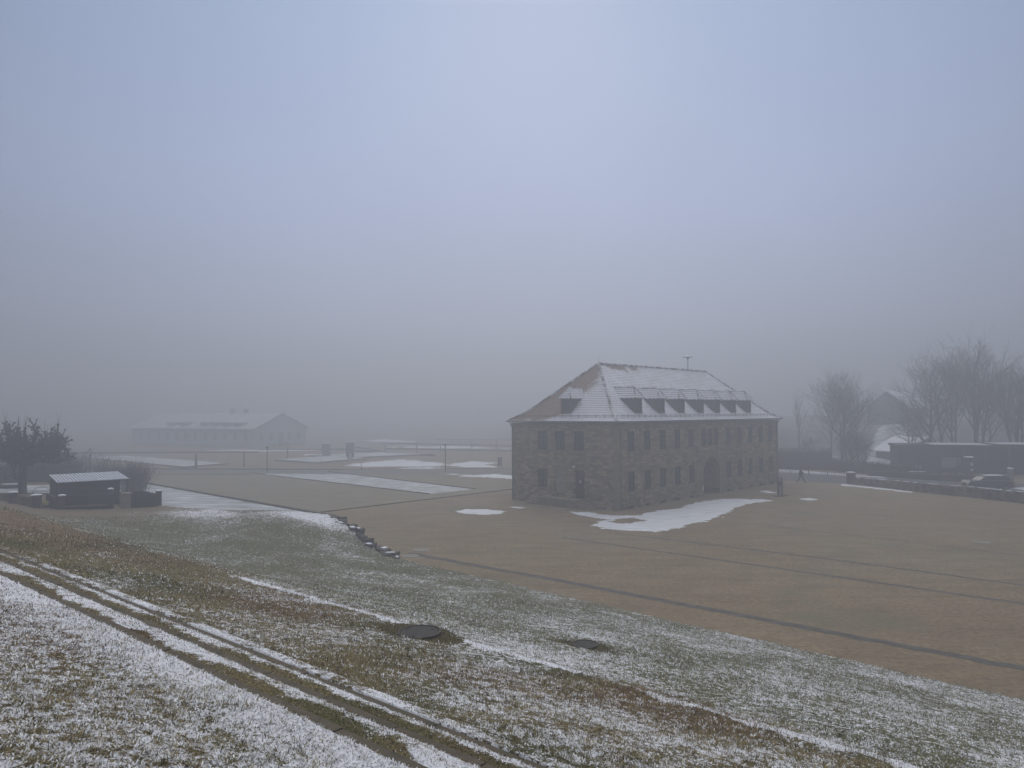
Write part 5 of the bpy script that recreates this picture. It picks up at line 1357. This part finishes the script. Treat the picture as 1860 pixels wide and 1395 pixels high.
# parked car
P = at(1808, 892.5); car = thing('parked_car', 'dark estate car with snow traces parked behind the rubble wall', 'car', (P.x, P.y+1.2, 0), -.12)
M_car = material('car_paint', (.03,.034,.042), (.045,.05,.06), 2, bump=0, rough=.3, spec=.5)
prf = [(-2.15,.35),(-2.18,.75),(-2.0,.95),(-1.1,1.02),(-.95,1.03),(.95,1.05),(2.0,1.02),(2.15,.9),(2.18,.5),(2.1,.32)]
m = MB(); hw = .86
for y0, y1 in ((-hw, -hw*.9),):
    pass
rows = [(-hw,.97,0), (-hw*1.0,1,0), (hw,1,0), (hw,.97,0)]
n_ = len(prf); i0 = 0
sec = [(-hw, .0), (-hw*.93, .03), (hw*.93, .03), (hw, .0)]
for y_, up in sec: m.v += [(x, y_, z+(up if z > .6 else 0)) for x, z in prf]
for k in range(3):
    for j in range(n_):
        a = k*n_+j; b = k*n_+(j+1) % n_; m.f.append((a, b, b+n_, a+n_))
m.f.append(tuple(range(n_))[::-1]); m.f.append(tuple(range(3*n_, 4*n_)))
bdy = m.build('body', M_car, car, bevel=.04)
cab = [(-1.15,1.03),(-.45,1.45),(1.45,1.48),(2.0,1.03)]
m = MB()
for y_, s_ in ((-hw*.92, 0), (hw*.92, 0)): m.v += [(x, y_*(.86 if z > 1.2 else 1), z) for x, z in cab]
m.f += [(3,2,1,0),(4,5,6,7),(0,1,5,4),(1,2,6,5),(2,3,7,6)]
m.build('cabin_glass', M_glass, car)
m = MB(); m.box(-.5,1.5,-hw*.80,hw*.80,1.46,1.52)
for x0, x1 in (((-.02),(.05)),((.85),(.92))):
    for s_ in (-1, 1): m.quad((x0,s_*hw*.925,1.04),(x1,s_*hw*.925,1.04),(x1,s_*hw*.80,1.47),(x0,s_*hw*.80,1.47))
m.build('car_roof', M_car, car, bevel=.02); MB().stone((.5,0,1.535), 1.7, 1.1, .03, random.Random(3)).build('roof_snow', M_snow, car)
for x_ in (-1.35, 1.35):
    for s_ in (-1, 1):
        m = MB(); m.tube([(x_, s_*(hw-.2), .32), (x_, s_*(hw+.015), .32)], .32, 18); wh = m.build('wheel', M_dark, car)
        MB().tube([(x_, s_*(hw+.016), .32), (x_, s_*(hw+.03), .32)], .2, 14).build('rim', M_metal, wh)
for s_ in (-1, 1): MB().box(-2.2,-2.15,s_*.6-.17,s_*.6+.17,.62,.78).build('headlight', M_white, car); MB().box(2.16,2.2,s_*.65-.12,s_*.65+.12,.68,.95).build('tail_light', material('lamp_red', (.2,.02,.02), (.25,.03,.03), 2, bump=0), car)
pillar(at(1848, 886)+Vector((0,1.0,0)), 1.9, .5, 'pale square post with a thin mast at the right edge behind the car', None, 0, mat=M_conc)

# rising ground behind, houses and trees in the fog
def hillz(x, y):
    a = ss(108, 150, y+.15*(x-60))*ss(38, 56, x); return 4.6*a+1.6*ss(60, 100, x)*ss(104, 118, y)+.25*fbm(x, y, 3, .12)*a
xs = np.arange(30, 230, 1.5); ys = np.arange(100, 330, 1.5); X, Y = np.meshgrid(xs, ys, indexing='ij'); Z = hillz(X, Y)-.06
n0, n1 = X.shape; idx = np.arange(n0*n1).reshape(n0, n1); q = np.stack([idx[:-1,:-1], idx[1:,:-1], idx[1:,1:], idx[:-1,1:]], -1).reshape(-1, 4)
me = bpy.data.meshes.new('hill'); me.from_pydata(np.stack([X, Y, Z], -1).reshape(-1, 3).tolist(), [], q.tolist()); me.polygons.foreach_set('use_smooth', [True]*len(me.polygons))
me.materials.append(material('winter_slope', (.045,.042,.036), (.10,.095,.08), .5, detail=9, bump=.5, bscale=8, c3=(.34,.36,.40), s3=.25, t3=(.56,.70)))
hl_ = bpy.data.objects.new('hill', me); COL.objects.link(hl_); tag(hl_, kind='structure')
# open snowfield on the slope
SNF = [at(1556, 841), at(1600, 838), at(1636, 838)]
xs2 = np.arange(44, 84, .5); ys2 = np.arange(106, 175, .5); X2, Y2 = np.meshgrid(xs2, ys2, indexing='ij')
PXX = 930+X2/Y2*F
edge_l = 1562+(Y2-108)*.9+10*fbm(X2, Y2, 3, .15)
Z2 = hillz(X2, Y2)+.02+.08*fbm(X2, Y2, 4, .5)
kk = (PXX > edge_l) & (PXX < 1660) & (Y2 < 152+4*fbm(X2, Y2, 3, .2))
n0, n1 = X2.shape; idx = np.arange(n0*n1).reshape(n0, n1); q = np.stack([idx[:-1,:-1], idx[1:,:-1], idx[1:,1:], idx[:-1,1:]], -1).reshape(-1, 4); q = q[kk.ravel()[q].all(1)]
us = np.unique(q); mp_ = -np.ones(n0*n1, int); mp_[us] = np.arange(len(us))
me = bpy.data.meshes.new('snow_field'); me.from_pydata(np.stack([X2, Y2, Z2], -1).reshape(-1, 3)[us].tolist(), [], mp_[q].tolist()); me.polygons.foreach_set('use_smooth', [True]*len(me.polygons))
me.materials.append(material('snow_on_grass', (.16,.17,.16), (.66,.69,.76), .6, detail=9, bump=.5, stretch=(.5,1.5,1), bscale=8)); so = bpy.data.objects.new('snow_field', me); COL.objects.link(so); tag(so, kind='structure')
# far wooded hillsides that close the view left and right
for k_, (x0, x1, y0, y1, hf) in enumerate(((95, 330, 165, 330, lambda x, y: 17*float(ss(80, 200, x-(y-165)*.22))*float(ss(155, 225, y))*(1+.12*float(fbm(x, y, 4, .06)))),)):
    m = MB(); gx, gy = 90, 40
    for i in range(gx+1):
        for j in range(gy+1): x = x0+(x1-x0)*i/gx; y = y0+(y1-y0)*j/gy; m.v.append((x, y, hf(x, y)+.9*float(fbm(x, y, 3, .5))))
    for i in range(gx):
        for j in range(gy): a = i*(gy+1)+j; m.f.append((a, a+gy+1, a+gy+2, a+1))
    tag(m.build('hill', M_hedge), kind='structure')
def house(loc, rot, w_, l_, eh, rh, label, mat=M_darkwood):
    t_ = thing('house', label, 'house', loc, rot); m = MB()
    m.quad((0,0,-1),(w_,0,-1),(w_,0,eh),(w_/2,0,rh-.1),(0,0,eh)); m.quad((0,l_,-1),(w_,l_,-1),(w_,l_,eh),(w_/2,l_,rh-.1),(0,l_,eh)); m.quad((0,0,-1),(0,l_,-1),(0,l_,eh),(0,0,eh)); m.quad((w_,0,-1),(w_,l_,-1),(w_,l_,eh),(w_,0,eh)); m.build('wall', mat, t_)
    s = (rh-eh)/(w_/2); e = .5; r = MB()
    for k in (0, 1):
        X_ = (lambda x: x) if k == 0 else (lambda x: w_-x)
        for dz in (0, -.15): r.quad((X_(-e),-e,eh-e*s+dz),(X_(w_/2),-e,rh+dz),(X_(w_/2),l_+e,rh+dz),(X_(-e),l_+e,eh-e*s+dz))
        r.quad((X_(-e),-e,eh-e*s),(X_(w_/2),-e,rh),(X_(w_/2),-e,rh-.15),(X_(-e),-e,eh-e*s-.15)); r.quad((X_(-e),-e,eh-e*s),(X_(-e),l_+e,eh-e*s),(X_(-e),l_+e,eh-e*s-.15),(X_(-e),-e,eh-e*s-.15))
    r.build('roof', M_snow, t_)
    for x_ in (w_*.2, w_*.62):
        for z_ in (.9, 3.4):
            if z_+1.3 < eh: MB().box(x_,x_+w_*.16,-.06,-.01,z_,z_+1.3).build('window', M_glass, t_)
    return t_
P = atd(1576, 800, 156); house((P.x, P.y, float(hillz(P.x, P.y))-.2), -.85, 8.5, 10, 4.4, 7.6, 'gabled house with snowy roof half hidden by fog on the slope')
P = atd(1642, 820, 112); house((P.x, P.y, float(hillz(P.x, P.y))-.3), .25, 8.5, 6, 2.2, 4.3, 'small snow-roofed outbuilding just behind the dark pavilion')
def th(px_, Y): P = atd(px_, 800, Y); return (P.x, P.y, float(hillz(np.float64(P.x), np.float64(P.y)))-.1)
bare_tree(th(1532, 106), 'rounded bare tree standing alone between the stone building and the pavilion', 31, 12.2, 3, .50, .14)
bare_tree(th(1512, 104), 'slim bare tree on the left flank of the rounded tree', 32, 10.5, 1, .5, .12)
bare_tree(th(1558, 108), 'slim bare tree on the right flank of the rounded tree', 36, 9.5, 1, .5, .12)
bare_tree(th(1692, 100), 'bare tree leaning left over the pavilion roof', 33, 13.6, 1, .62, .26, -.10)
bare_tree(th(1716, 101), 'slim bare tree right of the left-leaning one', 34, 13.6, 1, .5, .20, -.10)
bare_tree(th(1732, 102), 'straight bare tree in the middle of the tall group', 35, 14.7, 2, .42, .18)
bare_tree(th(1768, 100), 'tallest bare tree with a forked trunk above the pavilion', 37, 15.9, 2, .48, .22)
bare_tree(th(1778, 103), 'leaning bare tree crossing the tallest one', 38, 15.0, 1, .5, .24, .08)
bare_tree(th(1843, 97), 'dark bare tree at the right edge of the view', 39, 12.8, 2, .42, .2)
bare_tree(th(1858, 99), 'rightmost bare tree beside the pale post', 40, 13.0, 1, .5, .2)
bare_tree(th(1805, 104), 'thin bare tree between the tallest tree and the right edge', 45, 12.0, 1, .5, .14)
bare_tree(th(1653, 104), 'low bushy bare tree above the left end of the pavilion', 46, 9.0, 2, .7, .13)
bare_tree(th(1453, 118), 'thin pole-like bare tree just right of the stone building', 41, 10.5, 1, .22, .12, nb=(2,2,2,2,2), lev=2)
bare_tree(th(1471, 108), 'small forked bare tree above the tall hedge', 42, 4.2, 1, .7, .09)
bare_tree(th(1560, 96), 'small bare tree in front of the snowy slope', 43, 4.8, 1, .7, .10)
bare_tree(th(1541, 98), 'shrubby bare tree behind the low hedge', 44, 5.5, 3, .7, .08)
# ------------------------------------------------------------------ haze
hz = MB().box(-520, 520, -75, 720, -1.6, 25.0)
hm = bpy.data.materials.new('haze'); hm.use_nodes = True; t = hm.node_tree; t.nodes.clear()
o_ = N(t, 'ShaderNodeOutputMaterial'); pv = N(t, 'ShaderNodeVolumePrincipled', Density=HAZE_DENSITY, Anisotropy=.55)
pv.inputs['Color'].default_value = (.555, .592, .662, 1); t.links.new(pv.outputs[0], o_.inputs['Volume'])
tag(hz.build('haze', hm), 'even grey winter fog over the whole square', 'fog', kind='stuff')
